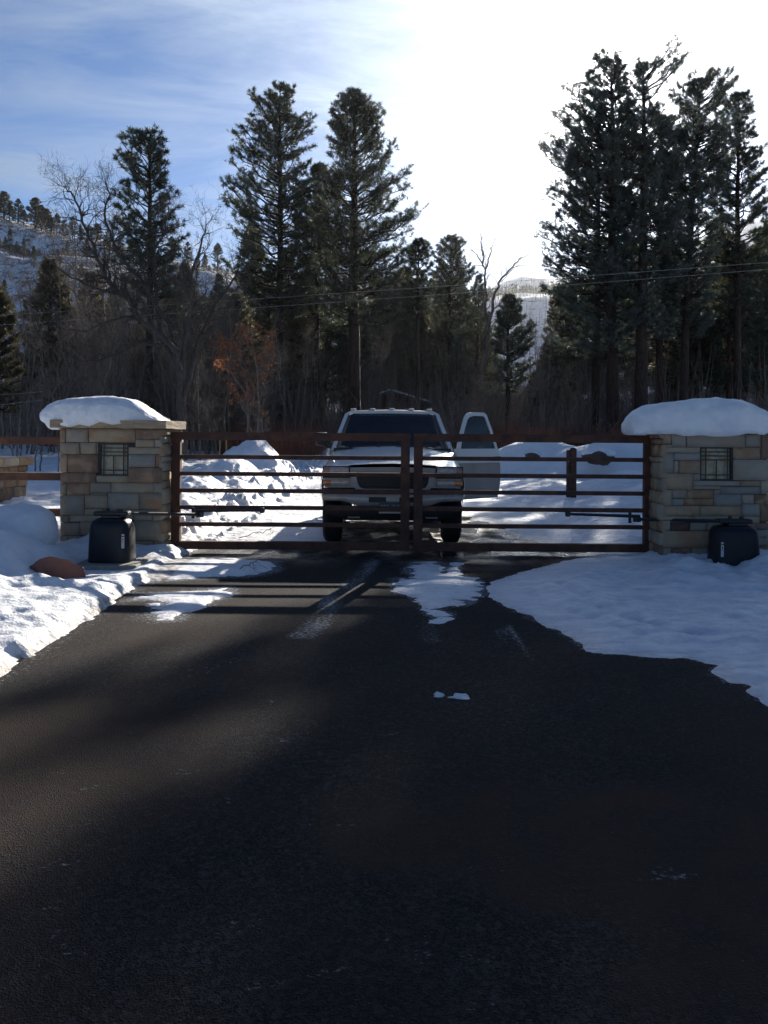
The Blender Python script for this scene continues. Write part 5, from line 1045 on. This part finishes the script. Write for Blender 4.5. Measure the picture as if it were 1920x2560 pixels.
def shed():
    Yc = 66.0; x0, x1 = P(1503, 1060, Yc)[0], P(1556, 1060, Yc)[0]; zg = float(base_z(np.array([15.]), np.array([Yc]))[0]); w_ = x1 - x0; zt = P(1530, 1047, Yc)[2] - zg; ze = P(1508, 1056, Yc)[2] - zg
    t = thing('shed', 'little tan shed with a snowy roof between the trunks beside the right pillar', 'shed', (x0, Yc, zg))
    m = MB(); m.prism([(.06, 0), (w_ - .06, 0), (w_ - .06, ze), (w_ * .5, zt - .06), (.06, ze)], .2, 2.4); m.build('wall', M['tan_wall'], t)
    m = MB(); m.prism([(-.05, ze + .02), (w_ * .5, zt), (w_ + .05, ze + .02), (w_ + .05, ze - .05), (w_ * .5, zt - .055), (-.05, ze - .05)], .05, 2.6); rf = m.build('roof', M['green_trim'], t)
    m = MB(); m.prism([(-.05, ze + .025), (w_ * .5, zt + .005), (w_ + .05, ze + .025), (w_ + .03, ze + .1), (w_ * .5, zt + .1), (-.03, ze + .1)], .04, 2.6); m.build('roof_snow', M['snow_cap'], rf)
    m = MB(); m.box(w_ * .55, w_ * .85, .17, .198, ze - .75, ze - .25); m.build('window', M['dark'], t)
shed()
def tractor():
    Yc = 62.0; x, _, _z = P(1440, 1080, Yc); zg = float(base_z(np.array([x]), np.array([Yc]))[0]); t = thing('tractor', 'green tractor with a glazed cab parked beside the wood', 'tractor', (x, Yc, zg), R(24))
    zt = P(1440, 1060, Yc)[2] - zg
    m = MB(); m.box(-.42, .42, -.4, .5, .75, 1.1, .04); m.box(-.3, .3, -1.7, -.4, .7, 1.15, .08, 2); m.build('body', M['green_steel'], t)
    m = MB()
    for sx in (-.42, .42):
        for sy in (-.38, .48): m.cyl((sx, sy, 1.1), (sx * .9, sy * .9, zt - .08), .035, n=6)
    m.build('cab_frame', M['green_steel'], t)
    m = MB(); m.box(-.46, .46, -.45, .55, zt - .1, zt, .04, 2); rf = m.build('cab_roof', M['green_steel'], t); m = MB(); m.box(-.4, .4, -.4, .5, zt + .002, zt + .09, .04, 2); m.build('roof_snow', M['snow_cap'], rf, smooth=180)
    m = MB(); m.box(-.39, .39, -.37, -.36, 1.12, zt - .12); m.box(-.40, -.39, -.34, .46, 1.12, zt - .12); m.box(.39, .40, -.34, .46, 1.12, zt - .12); m.build('cab_glass', glass_mat('green_cab_glass', (.45, .6, .52), .1), t)
    m = MB(); m.box(-.2, .2, .1, .4, 1.1, 1.45, .04); m.build('seat', M['dark'], t)
    for sx in (-.6, .6):
        for y, rd in ((.3, .62), (-1.3, .38)):
            m = MB(); m.cyl((sx - .14, y, rd - .1), (sx + .14, y, rd - .1), rd, n=22); w_ = m.build('wheel', M['tyre'], t, smooth=35); m = MB(); m.cyl((sx + .142 * np.sign(sx), y, rd - .1), (sx + .16 * np.sign(sx), y, rd - .1), rd * .5, n=14); m.build('rim', M['green_steel'], w_)
tractor()
def cabinet():
    Yc = 46.0; x0, x1 = P(1306, 1070, Yc)[0], P(1323, 1070, Yc)[0]; zg = float(base_z(np.array([8.]), np.array([Yc]))[0]); zt = P(1315, 1060, Yc)[2] - zg; w_ = x1 - x0
    t = thing('utility_cabinet', 'tall blue-grey utility cabinet between two pale posts right of the truck door', 'cabinet', ((x0 + x1) / 2, Yc, zg))
    m = MB(); m.box(-w_ / 2 + .03, w_ / 2 - .03, 0, .35, 0, zt, .01); m.build('body', M['sky_blue_box'], t); m = MB(); m.box(-.03, w_ / 2 - .06, -.015, -.002, .1, zt - .08); m.build('door', M['sky_blue_box'], t)
    for sx in (-1, 1): m = MB(); m.box(sx * w_ / 2 - .025, sx * w_ / 2 + .025, -.03, .03, -.1, zt + .06, .004); m.build('post', M['pale_post'], t)
cabinet()
def little_sign():
    Yc = 38.0; x, _, z = P(1397, 1064, Yc); zg = ground_z(x, Yc); t = thing('sign', 'small blank white sign tilted on a red post near the tractor', 'sign', (x, Yc, zg))
    m = MB(); m.box(-.025, .025, -.02, .02, -.1, z - zg - .02); m.build('post', M['red_wall'], t)
    m = MB(); m.box(-.05, .05, -.03, -.022, z - zg - .08, z - zg + .08); o = m.build('panel', pm('white_sign', (.8, .8, .78), None, 4, .5), t)
    o.rotation_euler = (R(-50), R(12), 0); o.location = (0, -.8 * (z - zg) * 0, 0)
little_sign()

# ------------------------------------------------------------------ truck
TX, TY = 0.125, 11.66           # middle of the front bumper
trk = thing('pickup_truck', 'white pickup truck parked nose-on behind the gate with its driver door open', 'pickup truck', (TX, TY, 0.0))
YW = 0.90; RW = 0.395
def arch(y, lo):
    for yc in (YW, YW + 3.62):
        d = abs(y - yc)
        if d < .50: lo = max(lo, RW - .02 + math.sqrt(max(0, .50 ** 2 - d * d)))
    return lo
# front clip: hood and wings
def clip_row(y):
    f = min(1, y / 1.32); zt = 1.125 + .245 * f - .05 * max(0, 1 - y / .16) ** 2; xw = .955 + .05 * min(1, y / .35); lo = arch(y, .58)
    zs = lambda q: lo + (0.98 - lo) * q
    half = [(xw - .02, zs(0)), (xw + (.025 if lo > .6 else 0), zs(.35)), (xw + .01, zs(.8)), (xw, .99 + .03 * f), (xw - .025, 1.06 + .10 * f), (xw - .09, zt - .055), (xw - .17, zt - .02), (.62, zt + .0), (.58, zt + .012), (.3, zt + .03), (0, zt + .036)]
    return [(x, y, z) for x, z in half] + [(-x, y, z) for x, z in half[-2::-1]]
ysn = [0.10, .14, .2, .3, .38] + list(np.linspace(.42, 1.40, 22))
m = MB(); vs = m.grid([clip_row(y) for y in ysn]); body = m.build('hood', M['white_paint'], trk, smooth=32)
# nose panel carrying lamps and grille surround
m = MB(); m.prism([(-.93, .84), (.93, .84), (.95, 1.05), (.93, 1.105), (.6, 1.115), (0, 1.125), (-.6, 1.115), (-.93, 1.105), (-.95, 1.05)], .075, .135); m.build('nose_panel', M['grey_paint'], trk)
# grille surround and grille
def ring(outer, inner, y0, y1, name, mat, parent, bev=0):
    m = MB(); n = len(outer); a = [m.b.verts.new((x, y0, z)) for x, z in outer]; b = [m.b.verts.new((x, y0, z)) for x, z in inner]; c = [m.b.verts.new((x, y1, z)) for x, z in outer]; d = [m.b.verts.new((x, y1, z)) for x, z in inner]
    for i in range(n):
        j = (i + 1) % n; m.b.faces.new((a[i], a[j], b[j], b[i])); m.b.faces.new((c[i], d[i], d[j], c[j])); m.b.faces.new((a[i], c[i], c[j], a[j])); m.b.faces.new((b[i], b[j], d[j], d[i]))
    return m.build(name, mat, parent)
go = [(-.58, 1.10), (.58, 1.10), (.575, .98), (.55, .88), (.50, .81), (.42, .775), (-.42, .775), (-.50, .81), (-.55, .88), (-.575, .98)]
gi = [(-.50, 1.055), (.50, 1.055), (.495, .98), (.48, .90), (.45, .85), (.40, .828), (-.40, .828), (-.45, .85), (-.48, .90), (-.495, .98)]
ring(go, gi, .035, .10, 'grille_surround', M['grey_paint'], trk)
m = MB(); m.prism(gi, .072, .074); gg = m.build('grille', M['black_trim'], trk)
m = MB()
for z in (.87, .92, .97, 1.02): m.box(-.45, .45, .05, .070, z - .012, z + .012, .003)
m.build('grille_bars', M['black_trim'], gg)
for s_ in (-1, 1):
    def bx(a, b): return (min(a * s_, b * s_), max(a * s_, b * s_))
    x0, x1 = bx(.60, .945)
    m = MB(); m.box(x0, x1, .05, .09, .985, 1.125, .014, 2); hl = m.build('headlight', M['lens'], trk, smooth=30)
    m = MB(); q0, q1 = bx(.60, .645); m.box(q0 - .012, q1, .044, .06, .88, .885); 
    m.b.free(); m = MB(); q0, q1 = bx(.865, .95); m.box(q0, q1, .04, .075, 1.0, 1.11, .01, 2); m.build('marker_lens', M['pink_lens'], hl, smooth=30)
    ring([(x0 - .014, .972), (x1 + .014, .972), (x1 + .014, 1.137), (x0 - .014, 1.137)], [(x0 - .001, .986), (x1 + .001, .986), (x1 + .001, 1.124), (x0 - .001, 1.124)], .046, .08, 'bezel', M['black_trim'], hl)
    m = MB(); m.box(x0, x1, .05, .085, .865, .945, .012, 2); tl_ = m.build('turn_signal', M['lens'], trk, smooth=30); tl_['label'] = 'narrow lamp under the headlight with an amber outer end'
    m = MB(); q0, q1 = bx(.84, .955); m.box(q0, q1, .04, .078, .872, .938, .01, 2); m.build('amber_lens', M['amber'], tl_, smooth=30)
    m = MB(); m.box(*bx(.60, .96), .060, .12, .765, .835, .01); m.build('filler_panel', M['black_trim'], trk)
# bumper: chrome bar that dips in the middle, black lower fascia
def bump_rows():
    rows = []
    for i in range(41):
        x = -.965 + 1.93 * i / 40; a = abs(x); y = -.02 + .13 * max(0, (a - .62) / .365) ** 2; dip = .075 * (1 - ss(.48, .70, np.array(a)))
        zt = .735 - .0 * a; zb2 = .60 + .035 * float(ss(.45, .7, np.array(a))) - .03 * (1 - float(ss(.45, .7, np.array(a)))); zt += .02; zb2 += .02
        rows.append([(x, y + .12, zt), (x, y + .02, zt), (x, y, zt - .02), (x, y - .008, (zt + zb2) / 2), (x, y + .01, zb2 + .01), (x, y + .12, zb2)])
    return rows
m = MB(); m.grid(bump_rows()); m.build('bumper', M['chrome'], trk, smooth=40)
m = MB(); m.box(-.325, -.09, -.034, -.02, .65, .72, .006); m.build('bumper_insert', M['black_trim'], trk); m = MB(); m.box(.09, .325, -.034, -.02, .65, .72, .006); m.build('bumper_insert', M['black_trim'], trk)
rows = []
for i in range(25):
    x = -.96 + 1.92 * i / 24; a = abs(x); y = .03 + .12 * max(0, (a - .6) / .36) ** 2; zb2 = .40 + .07 * max(0, (a - .55) / .4) ** 1.5
    rows.append([(x, y, .60), (x, y - .01, .52), (x, y + .03, zb2), (x, y + .2, zb2)])
m = MB(); m.grid(rows); m.build('air_dam', M['black_trim'], trk, smooth=40)
m = MB(); m.box(-.152, .152, -.050, -.040, .50, .655, .004); pl = m.build('licence_plate', M['plate_green'], trk)
pl['label'] = 'green and white licence plate hung off centre'
pl.location.x = -.035
m = MB(); m.box(-.15, .15, -.0525, -.0505, .502, .523); m.build('plate_border', M['white_label'], pl)
cu = bpy.data.curves.new('plate_curve', 'FONT'); cu.body = '000-OR1'[:6]; cu.size = .085; cu.extrude = .0006; cu.align_x = 'CENTER'; tmp = bpy.data.objects.new('plate_text', cu); C.objects.link(tmp); bpy.context.view_layer.update(); me = bpy.data.meshes.new_from_object(tmp.evaluated_get(bpy.context.evaluated_depsgraph_get())); bpy.data.objects.remove(tmp); me.materials.clear(); pn = link('plate_number', me, M['white_label'])
pn.parent = pl; pn.rotation_euler = (R(90), 0, 0); pn.location = (0, -.0515, .562)
for s_ in (-1, 1):
    m = MB(); m.cyl((s_ * .46, -.01, .44), (s_ * .60, -.01, .44), .012, n=8); m.cyl((s_ * .46, -.01, .44), (s_ * .46, .1, .44), .012, n=8); m.cyl((s_ * .60, -.01, .44), (s_ * .60, .1, .44), .012, n=8); m.build('tow_hook', M['chrome'], trk)
# underbody and frame
m = MB(); m.box(-.42, .42, .3, 4.9, .42, .62); m.box(-.8, .8, 1.5, 4.9, .55, .68); m.box(-.70, .70, YW - .06, YW + .06, .32, .44); m.box(-.7, .7, YW + 3.56, YW + 3.68, .32, .44); m.box(-.75, .75, .3, 1.35, .62, .98); m.build('chassis', M['black_trim'], trk)
# wheels
for y in (YW, YW + 3.62):
    for s_ in (-1, 1):
        wh = bpy.data.objects.new('wheel', None); C.objects.link(wh); wh.parent = trk; wh.location = (s_ * .86, y, RW)
        m = MB(); rows = []; n = 40
        for k in range(n):
            th = 2 * math.pi * k / n; t_ = .006 if k % 2 else 0
            rows.append([(x, r_ * math.cos(th), r_ * math.sin(th)) for x, r_ in ((-.125, .22), (-.135, .33), (-.11, .375), (-.085, RW - t_), (-.03, RW), (.03, RW), (.085, RW - t_), (.11, .375), (.135, .33), (.125, .22))])
        rows.append(rows[0]); m.grid(rows); m.build('tyre', M['tyre'], wh, smooth=45)
        m = MB(); m.cyl((s_ * .06, 0, 0), (s_ * .10, 0, 0), .225, n=28); m.cyl((s_ * .10, 0, 0), (s_ * .125, 0, 0), .07, n=16)
        m.build('rim', M['chrome'], wh, smooth=35)
# cab
zR = 1.985
def lp(a, b, f): return tuple(a[i] + (b[i] - a[i]) * f for i in range(3))
wb0, wb1 = (.86, 1.30, 1.375), (.70, 1.98, 1.885)     # windshield lower and upper corners
m = MB(); rows = []
for i in range(9):
    f = i / 8; y = 1.98 + 1.5 * f * .92; e = math.sin(math.pi * min(1, max(0, f))) ** .4
    rows.append([(x * (.985 if i in (0, 8) else 1), y, z) for x, z in ((-.76, 1.86), (-.735, 1.915), (-.66, 1.95), (-.45, 1.945 + .03 * e), (0, 1.955 + .035 * e), (.45, 1.945 + .03 * e), (.66, 1.95), (.735, 1.915), (.76, 1.86))])
rows = [[(x, 1.955, z - .045) for x, _, z in rows[0]]] + rows
m.grid(rows); m.build('roof', M['white_paint'], trk, smooth=50)
# header, A pillars, windshield
for s_ in (-1, 1):
    a0, a1 = (s_ * .93, 1.28, 1.33), (s_ * .745, 1.975, 1.905); b0, b1 = (s_ * .865, 1.27, 1.34), (s_ * .69, 1.965, 1.90); c0, c1 = (s_ * .90, 1.42, 1.33), (s_ * .74, 2.08, 1.905)
    m = MB(); A = [m.b.verts.new(p) for p in (a0, b0, c0)]; B = [m.b.verts.new(p) for p in (a1, b1, c1)]
    for i in range(3): m.b.faces.new((A[i], A[(i + 1) % 3], B[(i + 1) % 3], B[i]))
    m.build('windshield_pillar', M['white_paint'], trk)
m = MB(); rows = []
for j in range(7):
    f = j / 6; row = []
    for i in range(13):
        q = -1 + i / 6; hw = .855 + (.69 - .855) * f; y = 1.30 + (1.955 - 1.30) * f - .05 * (1 - q * q) * (1 - .4 * f); row.append((q * hw, y, 1.365 + (1.895 - 1.365) * f + .012 * (1 - q * q)))
    rows.append(row)
m.grid(rows); m.build('windshield', M['windshield'], trk, smooth=180)
m = MB(); m.box(-.88, .88, 1.20, 1.31, 1.315, 1.368, .01); m.build('cowl', M['black_trim'], trk)
for x0, x1 in ((-.62, -.02), (.05, .66)):
    m = MB(); m.cyl((x0, 1.22, 1.385), (x1, 1.27, 1.41), .009, n=6); m.cyl((x1 - .05, 1.21, 1.36), (x1 * .6 + x0 * .4, 1.245, 1.40), .008, n=6); m.build('wiper', M['black_trim'], trk)
# cab shell: passenger side closed, driver side open
def side_pts(): return [(1.40, .58), (2.55, .58), (2.55, .58), (3.42, .58), (3.42, 1.36), (1.40, 1.36)]
m = MB()
m.box(-.995, -.94, 1.40, 3.42, .58, 1.36, .012); m.box(.94, .995, 2.56, 3.42, .58, 1.36, .012); m.box(-.94, .94, 3.36, 3.42, .58, 1.36)
m.box(-.96, .96, 1.40, 3.36, .545, .60); m.box(.93, .985, 1.40, 2.56, .50, .56, .01)
m.build('cab_body', M['white_paint'], trk)
m = MB()
for s_ in (-1, 1):
    for ya, yb_ in ((2.50, 2.60), (3.32, 3.42)):
        a = [(s_ * .955, ya, 1.36), (s_ * .955, yb_, 1.36), (s_ * .91, yb_, 1.36), (s_ * .91, ya, 1.36)]; b = [(s_ * .755, ya, 1.90), (s_ * .755, yb_, 1.90), (s_ * .71, yb_, 1.90), (s_ * .71, ya, 1.90)]
        A = [m.b.verts.new(p) for p in a]; B = [m.b.verts.new(p) for p in b]
        for i in range(4): m.b.faces.new((A[i], A[(i + 1) % 4], B[(i + 1) % 4], B[i]))
m.build('door_pillars', M['white_paint'], trk)
m = MB(); v_ = [m.b.verts.new(p) for p in ((-.94, 1.42, 1.365), (-.94, 3.34, 1.365), (-.745, 3.34, 1.90), (-.745, 2.05, 1.90))]; m.b.faces.new(v_); v_ = [m.b.verts.new(p) for p in ((.94, 2.60, 1.365), (.94, 3.34, 1.365), (.745, 3.34, 1.90), (.745, 2.60, 1.90))]; m.b.faces.new(v_)
v_ = [m.b.verts.new(p) for p in ((-.86, 3.40, 1.365), (.86, 3.40, 1.365), (.72, 3.37, 1.90), (-.72, 3.37, 1.90))]; m.b.faces.new(v_); m.build('side_glass', M['door_glass'], trk)
m = MB(); m.box(-.88, .88, 1.33, 1.62, .9, 1.33, .05, 2); m.box(-.9, .9, 1.42, 1.46, .6, .95); m.build('dashboard', M['dark'], trk)
m = MB()
bmesh.ops.create_circle(m.b, segments=4, radius=.01); m.b.free(); m = MB(); rows = []
for i in range(25):
    th = 2 * math.pi * i / 24; rows.append([(.45 + (.19 + .013 * math.cos(p)) * math.cos(th), 1.72 + .013 * math.sin(p) - .07 * math.sin(th), 1.25 + (.19 + .013 * math.cos(p)) * math.sin(th) * .9) for p in np.linspace(0, 2 * math.pi, 7)])
m.grid(rows); m.build('steering_wheel', M['dark'], trk, smooth=180)
for x in (-.45, .45):
    m = MB(); m.box(x - .26, x + .26, 2.0, 2.5, .85, 1.02, .05, 2); m.box(x - .25, x + .25, 2.45, 2.6, .95, 1.55, .05, 2); m.box(x - .13, x + .13, 2.48, 2.58, 1.56, 1.72, .03, 2); m.build('seat', M['seat'], trk, smooth=40)
m = MB(); m.cyl((0, 1.86, 1.80), (0, 1.90, 1.86), .01, n=6); m.box(-.12, .12, 1.84, 1.87, 1.745, 1.81, .01); m.build('rear_view_mirror', M['dark'], trk)
for i, x in enumerate((-.62, -.31, 0, .31, .60)):
    m = MB(); m.box(x - .045, x + .045, 2.08, 2.18, 1.955 + .015 * (1 - abs(x)), 1.985 + .012 * (1 - abs(x)), .012, 2); m.build('roof_lamp', M['amber'] if False else M['white_label'], trk, smooth=30)
m = MB(); m.cyl((-.95, .95, 1.30), (-.97, 1.02, 1.42), .004, n=6); m.build('antenna', M['black_trim'], trk)
# bed
m = MB()
for s_ in (-1, 1):
    rows = []
    for y in list(np.linspace(3.46, 5.72, 36)):
        lo = arch(y, .58); rows.append([(s_ * .985, y, lo), (s_ * 1.0, y, (lo + 1.3) / 2), (s_ * .99, y, 1.30), (s_ * .97, y, 1.345), (s_ * .91, y, 1.345), (s_ * .91, y, .95)])
    m.grid(rows)
m.box(-.96, .96, 3.46, 3.50, .75, 1.33); m.box(-.96, .96, 5.66, 5.72, .75, 1.33); m.box(-.91, .91, 3.5, 5.66, .80, .84); m.build('truck_bed', M['white_paint'], trk, smooth=40)
m = MB(); m.box(-.98, .98, 5.73, 5.84, .55, .72, .02); m.build('rear_bumper', M['chrome'], trk)
# mirrors
m = MB(); m.box(-1.17, -.99, 1.42, 1.52, 1.40, 1.60, .03, 2); m.cyl((-1.06, 1.47, 1.41), (-.93, 1.50, 1.34), .018, n=8); m.build('side_mirror', M['black_trim'], trk, smooth=40)
# open driver door
hx, hy, ang = .995, 1.40, R(44)
sdir = Vector((math.sin(ang), math.cos(ang), 0)); ndir = Vector((math.cos(ang), -math.sin(ang), 0))
dr = bpy.data.objects.new('door', None); C.objects.link(dr); dr.parent = trk; dr.location = (hx, hy, 0); dr['label'] = 'driver door swung open, white above, ground reflection painted tan below'
Mx = Matrix((( sdir.x, ndir.x, 0), (sdir.y, ndir.y, 0), (0, 0, 1)))
def dp(s_, n, z): q = sdir * s_ + ndir * n; return (q.x, q.y, z)
DL = 1.10
def curve_n(z): return -.028 * ((z - 1.0) / .45) ** 2      # tumblehome
def frame_n(z): return curve_n(1.36) - max(0, z - 1.36) * .11
upper = [(0, 1.02), (DL - .0, 1.02), (DL - .02, 1.20), (1.02, 1.35), (0.04, 1.35), (.0, 1.28)]
def panel(pts, name, mat, n0, n1, parent, nz_seg=1):
    m = MB(); m.prism(pts, n0, n1, f=lambda s_, n, z: dp(s_, n + (curve_n(z) if z <= 1.36 else frame_n(z)), z)); return m.build(name, mat, parent)
# lower skin curved
def skin(z0, z1, name, mat, nseg=6):
    m = MB(); rows = []
    for i in range(nseg + 1):
        z = z0 + (z1 - z0) * i / nseg; sr_ = DL - .02 * max(0, (z - 1.05) / .3) - .05 * max(0, (.75 - z) / .2) ** 2; zz_ = z
        rows.append([dp(a_, curve_n(z), zz_) for a_ in (0.0, DL * .33, DL * .66, sr_)] + [dp(a_, curve_n(z) - .05, zz_) for a_ in (sr_, 0.0)])
    vs = m.grid(rows, close=True); m.b.faces.new(vs[0]); m.b.faces.new(vs[-1]); return m.build(name, mat, dr, smooth=35)
skin(.575, 1.135, 'door_skin', M['ground_reflection_paint'])['label'] = 'lower half with ground reflection painted in tan'
skin(1.139, 1.36, 'door_skin', M['white_paint'])['label'] = 'white upper half'
fo_ = [(.04, 1.362), (.10, 1.50), (.20, 1.70), (.29, 1.86), (.36, 1.915), (.50, 1.935), (.76, 1.935), (.83, 1.90), (.93, 1.68), (1.03, 1.42), (1.05, 1.362)]
fi_ = [(.105, 1.362), (.16, 1.50), (.25, 1.68), (.325, 1.81), (.385, 1.855), (.50, 1.878), (.74, 1.878), (.785, 1.85), (.88, 1.64), (.97, 1.42), (.985, 1.362)]
m = MB(); n = len(fo_)
for na, nb_ in ((0, -.04),):
    A = [m.b.verts.new(dp(s_, frame_n(z) + na, z)) for s_, z in fo_]; B = [m.b.verts.new(dp(s_, frame_n(z) + na, z)) for s_, z in fi_]; C_ = [m.b.verts.new(dp(s_, frame_n(z) + nb_, z)) for s_, z in fo_]; D_ = [m.b.verts.new(dp(s_, frame_n(z) + nb_, z)) for s_, z in fi_]
    for i in range(n - 1):
        for q in ((A[i], A[i + 1], B[i + 1], B[i]), (C_[i], D_[i], D_[i + 1], C_[i + 1]), (A[i], C_[i], C_[i + 1], A[i + 1]), (B[i], B[i + 1], D_[i + 1], D_[i])): m.b.faces.new(q)
m.build('window_frame', M['white_paint'], dr, smooth=40)
m = MB(); vv = [m.b.verts.new(dp(s_, frame_n(z) - .02, z)) for s_, z in fi_]; m.b.faces.new(vv); m.build('door_glass', M['door_glass'], dr)
m = MB(); m.prism([(DL - .19, 1.19), (DL - .015, 1.19), (DL - .015, 1.235), (DL - .19, 1.235)], curve_n(1.2) + .003, curve_n(1.2) + .035, f=lambda s_, n, z: dp(s_, n, z), bev=.006); m.build('handle', M['black_trim'], dr)
m = MB(); m.prism([(.03, .62), (DL - .07, .62), (DL - .05, 1.33), (.06, 1.33)], -.115, -.0785, f=lambda s_, n, z: dp(s_, n, z)); m.build('door_trim', M['seat'], dr)

# ------------------------------------------------------------------ haze
m = MB(); m.box(-3600, 3600, -120, 4700, -60, 300); hz = m.build('haze', None); hz['kind'] = 'stuff'; hz['label'] = 'thin bright winter haze in the valley air'
hm = bpy.data.materials.new('haze'); hm.use_nodes = True; t = hm.node_tree; t.nodes.clear(); pv = t.nodes.new('ShaderNodeVolumePrincipled'); pv.inputs['Density'].default_value = 0.00007; pv.inputs['Anisotropy'].default_value = 0.86; pv.inputs['Color'].default_value = (.93, .96, 1, 1)
ot = t.nodes.new('ShaderNodeOutputMaterial'); t.links.new(pv.outputs[0], ot.inputs['Volume']); hz.data.materials.append(hm)
print('OBJ', len(bpy.data.objects), 'tris', sum(len(m.loops) for m in bpy.data.meshes))
